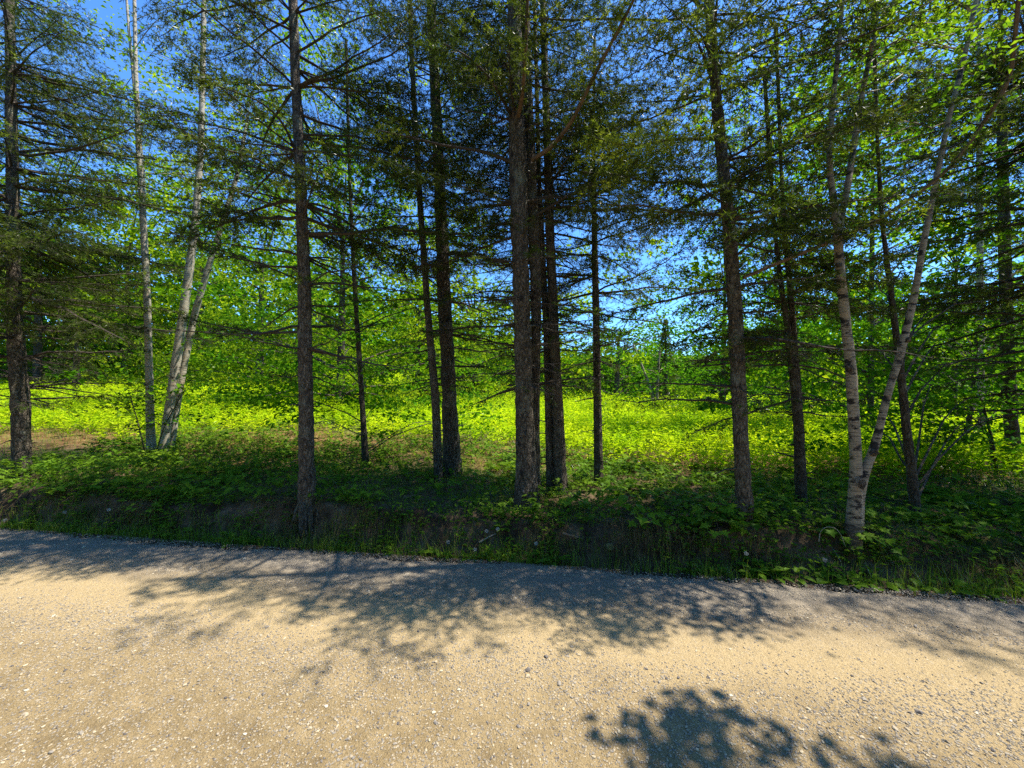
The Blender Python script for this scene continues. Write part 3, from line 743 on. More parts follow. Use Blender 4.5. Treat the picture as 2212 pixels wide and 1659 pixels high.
# --- broadleaf trees between and behind the row
Y3 = foot(790, 1008)
broadleaf('slender brown sapling with layered leafy sprays between two spruces', [[(790, 1008, 17), (783, 880, 13), (770, 680, 11), (761, 520, 9), (755, 380, 7)]],
        Y3, [(770, 710, Y3 + .8, 440, 240, 1.3, 95), (740, 500, Y3 + .8, 280, 280, 1.3, 60), (600, 850, Y3 + .2, 150, 40, .4, 14), (890, 850, Y3 + .8, 200, 60, .6, 14)],
        name='young_maple', size=.10, n_each=36, rad=.42, limb_r=.010, seed=22, tops=(7,), own_limbs=False)
Yd = foot(1978, 1122)
broadleaf('dark leaning maple trunk behind the forked birch', [[(1978, 1122, 32), (1970, 1020, 26), (1958, 930, 23), (1945, 800, 19), (1927, 650, 15), (1905, 480, 12), (1895, 300, 9)]],
        Yd, [(1990, 800, Yd + 1.7, 320, 160, 1.0, 50), (1970, 640, Yd + 1.8, 360, 300, 1.2, 56), (1990, 380, Yd + 1.8, 360, 300, 1.2, 40), (1900, 930, Yd + 1.8, 200, 50, .5, 12)],
        name='maple_tree', size=.10, n_each=36, rad=.42, limb_r=.012, seed=23, tops=(7,))
Yk = foot(2190, 1010)
broadleaf('broad old maple trunk at the right edge over trampled grass', [[(2192, 1010, 44), (2186, 940, 37), (2180, 860, 36), (2172, 600, 32), (2165, 300, 26)]],
        Yk, [(2150, 790, Yk, 300, 110, 1.2, 22), (2120, 600, Yk + .5, 340, 240, 1.2, 34), (2100, 330, Yk + .5, 380, 260, 1.4, 24), (2190, 880, Yk - .8, 160, 40, .6, 5)],
        name='maple_tree', size=.11, n_each=36, rad=.5, limb_r=.02, seed=24, tops=(8,))
broadleaf('thin forked sapling in the grass near the old maple', [[(2153, 1022, 11), (2146, 970, 10), (2138, 930, 8), (2125, 880, 6)], [(2140, 945, 6), (2120, 915, 5), (2095, 900, 4)]],
        foot(2153, 1022), [(2110, 880, 6.2, 160, 60, .6, 16)], name='young_maple', size=.085, n_each=18, rad=.4, limb_r=.006, seed=25)
broadleaf('short leaning trunk in the sunlit grass on the right', [[(2076, 985, 16), (2083, 950, 15), (2092, 920, 14), (2100, 860, 12), (2112, 700, 10)]],
        foot(2076, 985), [(2060, 760, 9, 240, 120, 1.0, 20), (1990, 880, 9, 160, 40, .8, 6)], name='young_maple', size=.1, n_each=20, rad=.5, limb_r=.012, seed=26)
broadleaf('pale aspen trunk showing high among the leaves at the right', [[(2120, 900, 18), (2118, 700, 17), (2116, 450, 16), (2115, 200, 14)]],
        8.0, [(2080, 200, 8.5, 300, 240, 1.5, 36)], name='aspen_tree', leafm='leaf_lit', barkm='birch', size=.075, n_each=18, rad=.5, limb_r=.012, seed=27, tops=(10,))

# --- trees across the meadow
FAR = [
 # label, foot u, v, depth, width, crown blobs
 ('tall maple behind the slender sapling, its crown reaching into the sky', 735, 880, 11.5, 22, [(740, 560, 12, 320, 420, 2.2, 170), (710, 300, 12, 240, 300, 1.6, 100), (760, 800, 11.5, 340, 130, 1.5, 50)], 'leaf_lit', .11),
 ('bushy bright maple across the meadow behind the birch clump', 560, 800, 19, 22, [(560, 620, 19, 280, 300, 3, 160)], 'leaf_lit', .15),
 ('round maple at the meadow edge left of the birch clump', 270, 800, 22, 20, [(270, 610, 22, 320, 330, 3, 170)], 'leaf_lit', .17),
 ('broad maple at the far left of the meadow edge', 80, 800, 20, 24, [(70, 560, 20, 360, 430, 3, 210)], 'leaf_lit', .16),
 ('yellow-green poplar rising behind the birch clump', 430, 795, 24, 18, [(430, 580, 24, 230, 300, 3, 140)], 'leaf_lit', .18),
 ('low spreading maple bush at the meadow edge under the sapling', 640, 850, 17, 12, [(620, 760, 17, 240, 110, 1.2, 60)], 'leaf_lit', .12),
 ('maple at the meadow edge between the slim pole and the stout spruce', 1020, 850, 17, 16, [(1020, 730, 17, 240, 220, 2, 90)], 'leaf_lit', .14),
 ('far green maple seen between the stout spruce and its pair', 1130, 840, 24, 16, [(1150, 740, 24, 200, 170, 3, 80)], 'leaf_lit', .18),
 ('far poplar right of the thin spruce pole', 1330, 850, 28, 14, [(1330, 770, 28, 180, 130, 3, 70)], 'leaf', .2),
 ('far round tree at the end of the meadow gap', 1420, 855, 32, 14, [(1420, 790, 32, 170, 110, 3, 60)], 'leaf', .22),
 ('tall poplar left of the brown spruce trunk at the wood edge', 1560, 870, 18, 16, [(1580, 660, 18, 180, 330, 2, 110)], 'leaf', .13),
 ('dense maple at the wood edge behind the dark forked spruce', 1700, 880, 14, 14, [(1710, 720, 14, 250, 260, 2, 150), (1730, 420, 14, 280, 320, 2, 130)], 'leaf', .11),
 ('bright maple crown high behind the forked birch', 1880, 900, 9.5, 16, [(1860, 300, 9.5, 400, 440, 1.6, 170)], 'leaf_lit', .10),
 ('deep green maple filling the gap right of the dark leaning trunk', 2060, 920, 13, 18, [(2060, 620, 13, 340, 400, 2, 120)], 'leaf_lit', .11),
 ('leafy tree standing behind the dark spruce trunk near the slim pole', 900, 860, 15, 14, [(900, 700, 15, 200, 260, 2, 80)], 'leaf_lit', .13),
]
for i, (lab, u, v, d, w, blobs, lm, sz) in enumerate(FAR):
    blobs = blobs + [(blobs[0][0], 775, blobs[0][2] + .5, blobs[0][3] * 1.1, 90, 1.2, max(16, blobs[0][6] // 4))]
    gx = (u - CX) / FP * d; gz = float(H(gx, d)); vv = CY + (CH - gz) * FP / d
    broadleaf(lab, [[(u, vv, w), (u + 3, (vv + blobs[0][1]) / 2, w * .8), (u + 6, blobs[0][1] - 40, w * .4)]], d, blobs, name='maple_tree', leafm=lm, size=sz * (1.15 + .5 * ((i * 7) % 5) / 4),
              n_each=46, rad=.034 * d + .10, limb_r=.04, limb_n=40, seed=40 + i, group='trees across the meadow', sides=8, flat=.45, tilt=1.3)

# pale twin birch standing out in the field
Yf = 21.0
P0 = (1415 - CX) / FP * Yf; vv = CY + (CH - float(H(P0, Yf))) * FP / Yf
broadleaf('pale twin birch standing alone out in the meadow gap', [[(1416, vv, 9), (1405, 840, 7), (1390, 800, 6), (1368, 745, 4)], [(1418, vv, 7), (1421, 820, 6), (1425, 750, 4)]],
          Yf, [(1415, 810, Yf, 110, 80, 1.5, 16), (1400, 760, Yf, 120, 60, 1.5, 10), (1420, 880, Yf, 120, 14, 1, 10)], name='birch_tree', leafm='leaf', barkm='birch_old', size=.18, n_each=26, rad=.7, limb_r=.02, limb_n=14, seed=70, group='birches', sides=7, min_z=.2)
# conifers far behind
def far_conifer(label, u, d, v_top, width, seed):
    global RNG
    RNG = np.random.default_rng(seed)
    x = (u - CX) / FP * d; gz = float(H(x, d)); h = CH - (v_top - CY) / FP * d - gz
    root = thing('spruce_tree', (x, d, gz), label, 'tree', 'distant conifers')
    b = MB(); V, Q = tubes(np.array([[(x, d, gz - .1), (x, d, gz + h * .5), (x, d, gz + h)]]), np.array([[.16, .1, .01]]), 6); b.add(V, Q); b.build('trunk', M['dark_bark'], root)
    n = int(900 * h / 8); z = U(0.08, 1, n) ** 1.15; a = U(0, 6.283, n); r = width * (1 - z) * U(.35, 1.0, n) + .05
    P1 = np.stack([x + np.cos(a) * r, d + np.sin(a) * r, gz + h * z - .18 * r], 1); Pb = np.stack([x + np.cos(a) * r * .45, d + np.sin(a) * r * .45, gz + h * z], 1)
    b = MB(); b.add(*needles(Pb, P1, 14, .12, .035, U(.1, .8, n))); b.build('crown', M['needle'], root, kind='stuff')
for i, a in enumerate([('distant spruce at the end of the meadow left of the twin birch', 1350, 34, 745, 2.0), ('blunt bluish spruce standing in the meadow right behind the twin birch', 1438, 23, 690, 1.5),
                       ('dark distant spruce near the left tree line', 215, 26, 640, 2.2), ('dark spruce at the meadow edge left of the birch clump', 165, 17, 690, 1.5), ('distant spruce in the gap right of the stout spruce', 1250, 40, 770, 2.3)]):
    far_conifer(*a, 900 + i)

# the wood behind everything
RNG = np.random.default_rng(77)
b = MB()
for dist, n in ((34, 700), (44, 700), (58, 500)):
    a = U(-1.05, 1.05, n); C = np.stack([np.sin(a) * dist * U(.95, 1.15, n), np.cos(a) * dist * U(.95, 1.1, n), np.zeros(n)], 1)
    C[:, 2] = H(C[:, 0], C[:, 1]) + U(.0, 1, n) ** 1.1 * (3.6 + 5.5 * sstep(.15, -.6, a) + 4.5 * sstep(.45, .8, a))
    leaf_clumps(b, C, 1.8, 36, .56, flat=.6, tilt=1.5)
b.build('woods', M['leaf'], kind='stuff')
b = MB()       # unseen wood on the camera's side, added to block sky light from behind
n = 900; C = np.stack([U(-45, 45, n), -U(8, 16, n), U(.3, 12, n)], 1); C[:, 1] -= .1454 * C[:, 0] * .9
leaf_clumps(b, C, 2.0, 26, .75, flat=.8, tilt=1.5)
b.build('woods', M['leaf'], kind='stuff')

# ------------------------------------------------------------------ roadside tree on the camera's side, its limb overhanging the road (only the shadow is in view)
def overhang():
    global RNG
    RNG = np.random.default_rng(88)
    root = thing('maple_tree', (4.6, -4.6, .2), 'maple on the near side of the road whose limb throws the dappled shadow', 'tree')
    b = MB(); path = np.array([(4.6, -4.6, 0, .16), (4.5, -4.5, 2.5, .13), (4.3, -4.0, 5, .1), (4.2, -3.9, 7.5, .05)]); trunk_mesh(b, path, seed=5); b.build('trunk', M['dark_bark'], root, smooth=True)
    h = 4.9      # height of the limb over the road
    def up(u, v, hh): P = hit(u, v + 38, .6); return P + SUN * (hh / SUN[2])
    limbs = []
    C = []
    for (u, v, su, sv_, k) in ((1470, 1585, 90, 45, 9), (1360, 1590, 60, 18, 4), (1400, 1655, 50, 14, 4), (1600, 1605, 60, 30, 4), (1880, 1700, 150, 14, 9), (1480, 1545, 60, 20, 5), (1500, 1650, 50, 20, 5)):
        for _ in range(k):
            C.append(up(u + RNG.normal(0, .5) * su, min(v + RNG.normal(0, .5) * sv_, 1740), h + U(-.3, .3)))
    C = np.array(C)
    b = MB(); leaf_clumps(b, C, .11, 6, .10, flat=.4, ratio=.8); b.build('crown', M['leaf'], root, kind='stuff')
    b = MB(); hub = C.mean(0) + np.array((.5, -1.4, -.1)); ax = np.array([(4.3, -4.0, 4.6), (4.1, -2.0, 5.0), hub]); V, Q = tubes(ax[None], np.array([[.06, .045, .03]]), 6); b.add(V, Q)
    for c in C:
        V, Q = tubes(np.array([[hub, hub * .5 + c * .5 + (0, 0, .1), c]]), np.array([[.014, .009, .004]]), 4); b.add(V, Q)
    b.build('branches', M['dark_bark'], root, kind='stuff')
overhang()

# ------------------------------------------------------------------ meadow, undergrowth, grass
RNG = np.random.default_rng(101)
def scatter(n, ymin, ymax, spread=1.42):
    Y = np.sqrt(U(ymin ** 2, ymax ** 2, n)); X = U(-spread, spread, n) * Y
    return X, Y
def forbs(b, X, Y, hgt, nl, size, lean=.1):
    n = len(X); Z = H(X, Y)
    h = hgt * U(.6, 1.2, n)
    rep = np.repeat(np.arange(n), nl); m = len(rep)
    t = np.tile(np.linspace(.25, 1.0, nl), n) + U(-.08, .08, m)
    lx = RNG.normal(0, lean, n); ly = RNG.normal(0, lean, n)
    P = np.stack([X[rep] + lx[rep] * h[rep] * t, Y[rep] + ly[rep] * h[rep] * t, Z[rep] + h[rep] * t], 1)
    a = np.tile(np.arange(nl) * 2.4, n) + U(0, 6.28, n)[rep]
    D = np.stack([np.cos(a), np.sin(a), U(-.1, .7, m)], 1); Nn = norm(np.stack([-np.cos(a) * .4, -np.sin(a) * .4, np.ones(m)], 1) + RNG.normal(0, .38, (m, 3)))
    s = size * U(.6, 1.2, m) * (1.15 - .5 * np.abs(t - .55))
    V, Fc = leaves(P, Nn, D, s, s * .36)
    b.add(V, Fc, np.repeat(np.clip(U(.1, .75, n)[rep] + .3 * t + .28 * wave(X, Y, 53, .9)[rep], 0, 1), 4))
    P0 = np.stack([X, Y, Z - .02], 1); P1 = np.stack([X + lx * h, Y + ly * h, Z + h], 1)
    V, Fc = ribbons(P0, P1, .003, .001); b.add(V, Fc, .2)
b = MB()
def meadow_ok(X, Y, lim):
    s, d = sd(X, Y); k = lim + .5 * wave(X, Y, 51, .9) + .35 * wave(X, Y, 52, 2.4)
    return (d > k) & (U(0, 1, len(X)) < .25 + .75 * sstep(0, 1.2, d - k))
X, Y = scatter(11000, 5, 12); s, d = sd(X, Y); ok = meadow_ok(X, Y, 3.9 - 1.6 * sstep(-1, 2.5, X) - .7 * sstep(-4, -6, X)); forbs(b, X[ok], Y[ok], .42, 9, .10)
X, Y = scatter(13000, 11, 22); ok = meadow_ok(X, Y, 4.5); forbs(b, X[ok], Y[ok], .48, 6, .14)
X, Y = scatter(7000, 20, 40); forbs(b, X, Y, .55, 5, .24)
b.build('meadow_plants', M['meadow'], kind='stuff')

def blades(b, X, Y, hgt, w, lean=.5, segs=3, rnd=None, z=None):
    segs = 2
    n = len(X); Z = H(X, Y) if z is None else z
    h = hgt * U(.5, 1.2, n); a = U(0, 6.283, n); k = U(.1, 1, n) * lean
    t = np.linspace(0, 1, segs + 1)
    dx = np.cos(a)[:, None] * (k[:, None] * t ** 2) * h[:, None]; dy = np.sin(a)[:, None] * (k[:, None] * t ** 2) * h[:, None]
    zz = Z[:, None] - .01 + h[:, None] * (t - .25 * k[:, None] * t ** 2)
    P = np.stack([X[:, None] + dx, Y[:, None] + dy, zz], -1)
    sx = -np.sin(a)[:, None] * w * (1 - .9 * t) * .5; sy = np.cos(a)[:, None] * w * (1 - .9 * t) * .5
    S = np.stack([sx, sy, sx * 0], -1)
    V = np.stack([P - S, P + S], 2).reshape(n, -1, 3)
    i = np.arange(segs) * 2; q = np.stack([i, i + 1, i + 3, i + 2], 1)
    b.add(V.reshape(-1, 3), (q[None] + (np.arange(n) * (segs + 1) * 2)[:, None, None]).reshape(-1, 4), np.repeat(U(0, 1, n) if rnd is None else rnd, (segs + 1) * 2))
def strip(n, d0, d1, s0=-7.5, s1=5.5):
    S = U(s0, s1, n); D = U(d0, d1, n)
    return S * NY + (D + D0) * NX, -S * NX + (D + D0) * NY
b = MB()
X, Y = strip(2600, -.22, .0); c = wave(X, Y, 67, 2.6) + .6 * wave(X, Y, 68, 9); ok = U(.3, 1.6, len(X)) < c; blades(b, X[ok], Y[ok], .08, .004, .9)
X, Y = strip(15000, -.05, .24); c = wave(X, Y, 61, 2.2) + .6 * wave(X, Y, 62, 7); ok = U(-.9, .6, len(X)) < c; blades(b, X[ok], Y[ok], .13, .005, .7)
X, Y = strip(900, .0, .18); blades(b, X, Y, .26, .005, .6)
X, Y = strip(14000, .3, 3.6); c = wave(X, Y, 63, 1.4) + .5 * wave(X, Y, 66, 4); ok = c > .05; blades(b, X[ok], Y[ok], .12, .005, .9)
X, Y = scatter(24000, 4.6, 10.5); s, d = sd(X, Y); ok = (d > 1.6) & (d < 5.5 + wave(X, Y, 64, 1)); blades(b, X[ok], Y[ok], .15, .007, .8, rnd=U(.3, 1, ok.sum()))
b.build('grass', M['grass'], kind='stuff')
b = MB()   # dead grass and root hair hanging over the cut bank
X, Y = strip(16000, .16, .46); Z = H(X, Y); c = wave(X, Y, 65, 1.9); c = c + .9 * wave(X, Y, 69, 7); ok = U(-.1, 1.0, len(X)) < c
X, Y, Z = X[ok], Y[ok], Z[ok]; n = len(X)
P0 = np.stack([X, Y, Z + .01], 1); out = np.stack([-NX + RNG.normal(0, .4, n), -NY + RNG.normal(0, .3, n), U(-.2, .7, n)], 1)
l = U(.06, .19, n)[:, None]; P1 = P0 + out * l * .7; P2 = P1 + out * np.array((1, 1, 0)) * l * .35 - np.array((0, 0, 1)) * l * U(.5, 1.3, n)[:, None]
for A_, B_, w in ((P0, P1, .0016), (P1, P2, .0013)):
    V, Fc = ribbons(A_, B_, w, w * .5); b.add(V, Fc, np.repeat(U(0, 1, n), 4))
X, Y = strip(4000, .6, 4.5, -9, 8); blades(b, X, Y, .10, .003, 1.6, rnd=U(0, .8, 4000))
X, Y = scatter(9000, 5, 10); s, d = sd(X, Y); ok = (d > 2.2) & (d < 5); blades(b, X[ok], Y[ok], .12, .005, 1.4)
b.build('dry_grass', M['straw'], kind='stuff')

# maple-like lobed leaf and other leaf shapes as shared meshes
def lobed(name, m, L=.09, rnd=.6):
    prof = [(0, 0), (.42, -.02), (.24, .22), (.58, .38), (.20, .56), (0, 1.0)]
    pts = [(x, y) for x, y in prof] + [(-x, y) for x, y in prof[-2:0:-1]]
    v = [(0, .32 * L, .0)] + [(x * L * 1.15, y * L, .10 * L * abs(x) * 2 - .12 * L * y * y) for x, y in pts]
    n = len(pts); f = [(0, 1 + i, 1 + (i + 1) % n) for i in range(n)]
    b = MB(); b.add(v, f, rnd); return b.mesh(name, m), np.array(v), np.array(f)
def oval(name, m, L=.1, W=.05, rnd=.5, wavy=0.0):
    t = np.linspace(0, 1, 8); w = np.sin(np.pi * t ** .75) ** .8 * W * .5
    if wavy: w = w * (1 + wavy * np.where(np.arange(8) % 2, 1, -1))
    V = []; 
    for ti, wi in zip(t, w):
        z = .25 * L * ti - .35 * L * ti ** 2
        V += [(-wi, ti * L, z + wi * .25), (0, ti * L, z), (wi, ti * L, z + wi * .25)]
    F = []
    for i in range(7):
        a = i * 3; F += [(a, a + 1, a + 4, a + 3), (a + 1, a + 2, a + 5, a + 4)]
    b = MB(); b.add(V, F, rnd); return b.mesh(name, m)
ML, mlv, mlf = lobed('maple_leaf', M['under'])
ML2, _, _ = lobed('maple_leaf', M['under'], rnd=.95)
OV = oval('oval_leaf', M['under'], .11, .055, .7)
DL = oval('dandelion_leaf', M['under'], .15, .035, .55, wavy=.35)
RL = oval('round_leaf', M['under'], .085, .085, .6)

def leaf_cloud(b, pos, Nn, D, sc, rnd):
    v, f = mlv, mlf; n = len(pos)
    D = norm(D - (D * Nn).sum(-1, keepdims=True) * Nn); S = np.cross(D, Nn)
    P = pos[:, None] + sc[:, None, None] * (v[None, :, 0:1] * S[:, None] + v[None, :, 1:2] * D[:, None] + v[None, :, 2:3] * Nn[:, None])
    b.add(P.reshape(-1, 3), (f[None] + (np.arange(n) * len(v))[:, None, None]).reshape(-1, 3), np.repeat(rnd, len(v)))
RNG = np.random.default_rng(202)
b = MB()
X, Y = strip(5200, .26, 3.8, -8.5, 6.5)
s, d = sd(X, Y); c = wave(X, Y, 71, 1.1) + .5 * wave(X, Y, 72, 3.2); ok = (U(-1.0, .7, len(X)) < c + .5 * sstep(-2.5, -4.5, s) + .25 * (d < 1.2)); ok &= d < 3.8 - 1.6 * sstep(-.5, 2.0, s); X, Y = X[ok], Y[ok]
n = len(X); hh = U(.04, .22, n) * (1 + .5 * sstep(-2, -5, X)); k = RNG.integers(3, 8, n); rep = np.repeat(np.arange(n), k); m = len(rep)
a = U(0, 6.283, m); r = U(.01, .10, m)
tp = np.stack([X, Y, H(X, Y) + hh], 1)
pos = tp[rep] + np.stack([np.cos(a) * r, np.sin(a) * r, U(-.06, .02, m)], 1)
Nn = norm(np.stack([np.cos(a) * .35, np.sin(a) * .35, np.ones(m)], 1) + RNG.normal(0, .22, (m, 3))); D = np.stack([np.cos(a), np.sin(a), -.2 + 0 * a], 1)
leaf_cloud(b, pos, Nn, D, U(.28, .85, n)[rep] * U(.7, 1.2, m), np.clip(U(0, .6, n)[rep] + U(0, .4, m), 0, 1))
V, Fc = ribbons(np.stack([X, Y, H(X, Y) - .01], 1), tp, .002, .001); b.add(V, Fc, .3)
V, Fc = ribbons(tp[rep], pos, .0012, .0006); b.add(V, Fc, .3)
X, Y = strip(1500, .05, .48, -8, 6); c = wave(X, Y, 76, 2.4) + .6 * wave(X, Y, 77, 8); ok = c > .05; X, Y = X[ok], Y[ok]; n = len(X); rep = np.repeat(np.arange(n), 6); m = n * 6; a = U(0, 6.283, m)
pos = np.stack([X, Y, H(X, Y)], 1)[rep] + np.stack([np.cos(a) * .02, np.sin(a) * .02 - .01, U(.0, .10, m)], 1); D = np.stack([np.cos(a), np.sin(a), U(-.2, .9, m)], 1); Nn = norm(np.stack([-np.cos(a) * .4, -np.sin(a) * .4 - .2, np.ones(m)], 1))
sz = U(.03, .075, m); V, Fc = leaves(pos, Nn, D, sz, sz * U(.3, .55, m)); b.add(V, Fc, np.repeat(U(.1, .9, m), 4))
# small low leaves between them
X, Y = strip(20000, .16, 3.6, -9, 7); c = wave(X, Y, 73, 1.3) + .6 * wave(X, Y, 74, 4.2); ok = U(-1.0, .8, len(X)) < c; X, Y = X[ok], Y[ok]; n = len(X)
Nn, D = hdirs(n, .45); sz = U(.018, .05, n); V, Fc = leaves(np.stack([X, Y, H(X, Y) + U(.0, .09, n)], 1), Nn, D, sz, sz * .6); b.add(V, Fc, np.repeat(U(0, 1, n), 4))
# ferns
X, Y = strip(420, .25, 3.2, -8, 6); c = wave(X, Y, 75, 1.0); s, d = sd(X, Y); ok = c + .5 * sstep(1.5, 4, s) > .25; X, Y = X[ok], Y[ok]; n = len(X)
for x, y in zip(X, Y):
    z = float(H(x, y))
    for k in range(RNG.integers(3, 6)):
        a = U(0, 6.283); L = U(.14, .30); t = np.linspace(.12, 1, 12); h = np.array((math.cos(a), math.sin(a), 0)); sdv = np.array((-h[1], h[0], 0))
        ax = np.array((x, y, z)) + h * (L * t[:, None]) + np.array((0, 0, 1.0)) * (L * (.95 * t - .75 * t ** 2))[:, None]
        C = np.repeat(ax, 2, 0); Dd = np.tile(np.stack([sdv + h * .5, -sdv + h * .5]), (12, 1)); l = np.repeat(L * .30 * np.sin(np.pi * (t * .9 + .1)) + .008, 2)
        V, Fc = leaves(C, np.tile(norm(np.array((0, 0, 1.0)) - h * .2), (24, 1)), Dd, l, l * .34); b.add(V, Fc, U(.2, .7))
b.build('undergrowth', M['under'], kind='stuff')
# dead leaves, needles and sticks on the forest floor
b = MB()
X, Y = strip(9000, .3, 4.5, -9, 7); n = len(X); Nn, D = hdirs(n, .35); sz = U(.015, .05, n); V, Fc = leaves(np.stack([X, Y, H(X, Y) + .006], 1), Nn, D, sz, sz * .55); b.add(V, Fc, np.repeat(U(0, .9, n), 4))
X, Y = strip(2500, .3, 4.0, -8, 6); n = len(X); P0 = np.stack([X, Y, H(X, Y) + .012], 1); a = U(0, 6.283, n); l = U(.05, .3, n); P1 = P0 + np.stack([np.cos(a) * l, np.sin(a) * l, U(-.01, .03, n)], 1)
V, Fc = ribbons(P0, P1, .0025, .001); b.add(V, Fc, np.repeat(U(0, .8, n), 4))
b.build('leaf_litter', M['straw'], kind='stuff')

# ------------------------------------------------------------------ single plants
RNG = np.random.default_rng(303)
def stem(root, base, top, r=.0025, m='grass', bend=.03, name='stem', n=7):
    t = np.linspace(0, 1, n)[:, None]; ax = base * (1 - t) + top * t; a = U(0, 6.283)
    ax = ax + np.sin(t * math.pi) * bend * np.array((math.cos(a), math.sin(a), 0))
    b = MB(); V, Q = tubes(ax[None], np.linspace(r, r * .6, n)[None], 5); b.add(V, Q, .4); return b.build(name, M[m], root, smooth=True)
def euler(Nn, D):
    D = D / np.linalg.norm(D); Z = Nn - D * Nn.dot(D); Z = Z / np.linalg.norm(Z); X_ = np.cross(D, Z)
    return __import__('mathutils').Matrix(((X_[0], D[0], Z[0]), (X_[1], D[1], Z[1]), (X_[2], D[2], Z[2]))).to_euler()
def dandelion(u, v, label):
    y = edge_y(u, .06); head = ray(u, v, y); bx = head[0] + U(-.03, .03); by = y + U(-.02, .02)
    base = np.array((bx, by, float(H(bx, by)) - .005))
    root = thing('dandelion', base, label, 'dandelion', 'dandelions gone to seed along the verge')
    stem(root, base, head, .0022)
    b = MB(); n = 110; d = norm(RNG.normal(size=(n, 3))); V, Fc = ribbons(np.repeat(head[None], n, 0) + d * .004, head + d * .014, .0006, .0003); b.add(V, Fc)
    e = norm(np.repeat(d, 5, 0) + RNG.normal(0, .28, (n * 5, 3))); p = head + np.repeat(d, 5, 0) * .012; V, Fc = ribbons(p, p + e * .007, .0006, .0003); b.add(V, Fc)
    b.build('seed_head', M['fluff'], root)
    for k in range(5):
        a = k * 1.26 + U(-.3, .3); D = np.array((math.cos(a), math.sin(a), U(.25, 1.0))); Nn = np.array((-math.cos(a) * .6, -math.sin(a) * .6, 1.0))
        place('leaf', DL, root, (0, 0, .01), euler(Nn, D), U(.6, 1.1))
for u, v, lab in ((140, 1107, 'dandelion clock near the left end of the verge, second from the left edge'), (235, 1101, 'tall dandelion clock standing alone against the dark bank below the birch clump'),
                  (11, 1124, 'low dandelion clock at the very left edge of the verge'), (1075, 1143, 'tallest dandelion clock in front of the stout double spruce'),
                  (1051, 1147, 'shorter dandelion clock leaning next to the tallest one'), (968, 1171, 'dandelion clock low in the grass below the dark spruce'),
                  (1026, 1187, 'smallest dandelion clock close to the gravel edge'), (1158, 1174, 'dandelion clock in the grass right of the stout double spruce'),
                  (1782, 1210, 'dandelion clock before the dark bank left of the forked birch'), (1612, 1196, 'dandelion clock below the smooth brown spruce'),
                  (2072, 1259, 'dandelion clock at the right end of the verge among round leaves')):
    dandelion(u, v, lab)

def weed(u, d, label, mesh, n, hgt, spread, sc, name='weed', cat='weed', group='weeds along the verge'):
    y = edge_y(u, d); x = (u - CX) / FP * y; base = np.array((x, y, float(H(x, y)) - .004))
    root = thing(name, base, label, cat, group)
    for k in range(n):
        a = k * 2.4 + U(-.4, .4); r = spread * U(.3, 1); h = hgt * U(.35, 1.0)
        top = base + np.array((math.cos(a) * r, math.sin(a) * r, h))
        if h > .03: stem(root, base, top, .0018, bend=.01, n=4)
        D = np.array((math.cos(a), math.sin(a), U(-.2, .5))); Nn = np.array((-math.cos(a) * .35, -math.sin(a) * .35 - .15, 1.0))
        place('leaf', mesh, root, top - base, euler(Nn, D), sc * U(.7, 1.15))
W = [(35, .08, 'pale leafy weed near the left edge of the verge', OV, 6, .10, .05, .9), (62, .07, 'upright broad weed beside the left spruce', OV, 5, .15, .03, 1.0),
     (352, .09, 'round-leaved weed below the birch clump foot', RL, 5, .15, .05, 1.1), (382, .07, 'second round-leaved weed just right of the first below the birch clump', RL, 4, .12, .06, 1.1),
     (500, .08, 'upright dock-like weed left of the exposed roots', DL, 7, .05, .03, 1.3), (535, .07, 'smaller upright weed nearer the exposed roots', DL, 6, .04, .03, 1.1),
     (270, .06, 'low jagged weed left of the round-leaved weeds', DL, 7, .03, .04, 1.0), (760, .06, 'low weed right of the exposed roots', OV, 7, .06, .06, .7),
     (850, .06, 'bushy weed at the gravel below the slim pole', OV, 8, .07, .06, .65), (945, .07, 'broad curling weed below the dark spruce', DL, 7, .05, .04, 1.3),
     (1200, .07, 'jagged weed right of the stout spruce', DL, 7, .07, .04, 1.2), (1490, .06, 'low weed below the meadow gap', OV, 7, .06, .06, .7),
     (1630, .06, 'leafy weed below the smooth brown spruce', OV, 7, .10, .07, .9), (1670, .05, 'tall jagged weed left of the verge gap', DL, 7, .07, .04, 1.2),
     (1715, .05, 'broad-leaved weed under the dark forked spruce', OV, 6, .12, .06, 1.0), (1790, .04, 'round-leaved plant next to the dandelion by the birch', RL, 5, .07, .08, .95),
     (1835, .04, 'round-leaved plant right in front of the forked birch', RL, 6, .07, .09, 1.0), (1905, .04, 'round-leaved plant under the dark leaning maple', RL, 6, .05, .09, .95),
     (1975, .04, 'small round-leaved plant in the dark gap of the verge', RL, 6, .05, .08, .9), (2040, .04, 'round-leaved plant left of the last dandelion', RL, 5, .08, .07, .9), (2120, .05, 'spiky fern-like weed at the right end of the verge', DL, 9, .03, .03, 1.1)]
for w in W: weed(*w)

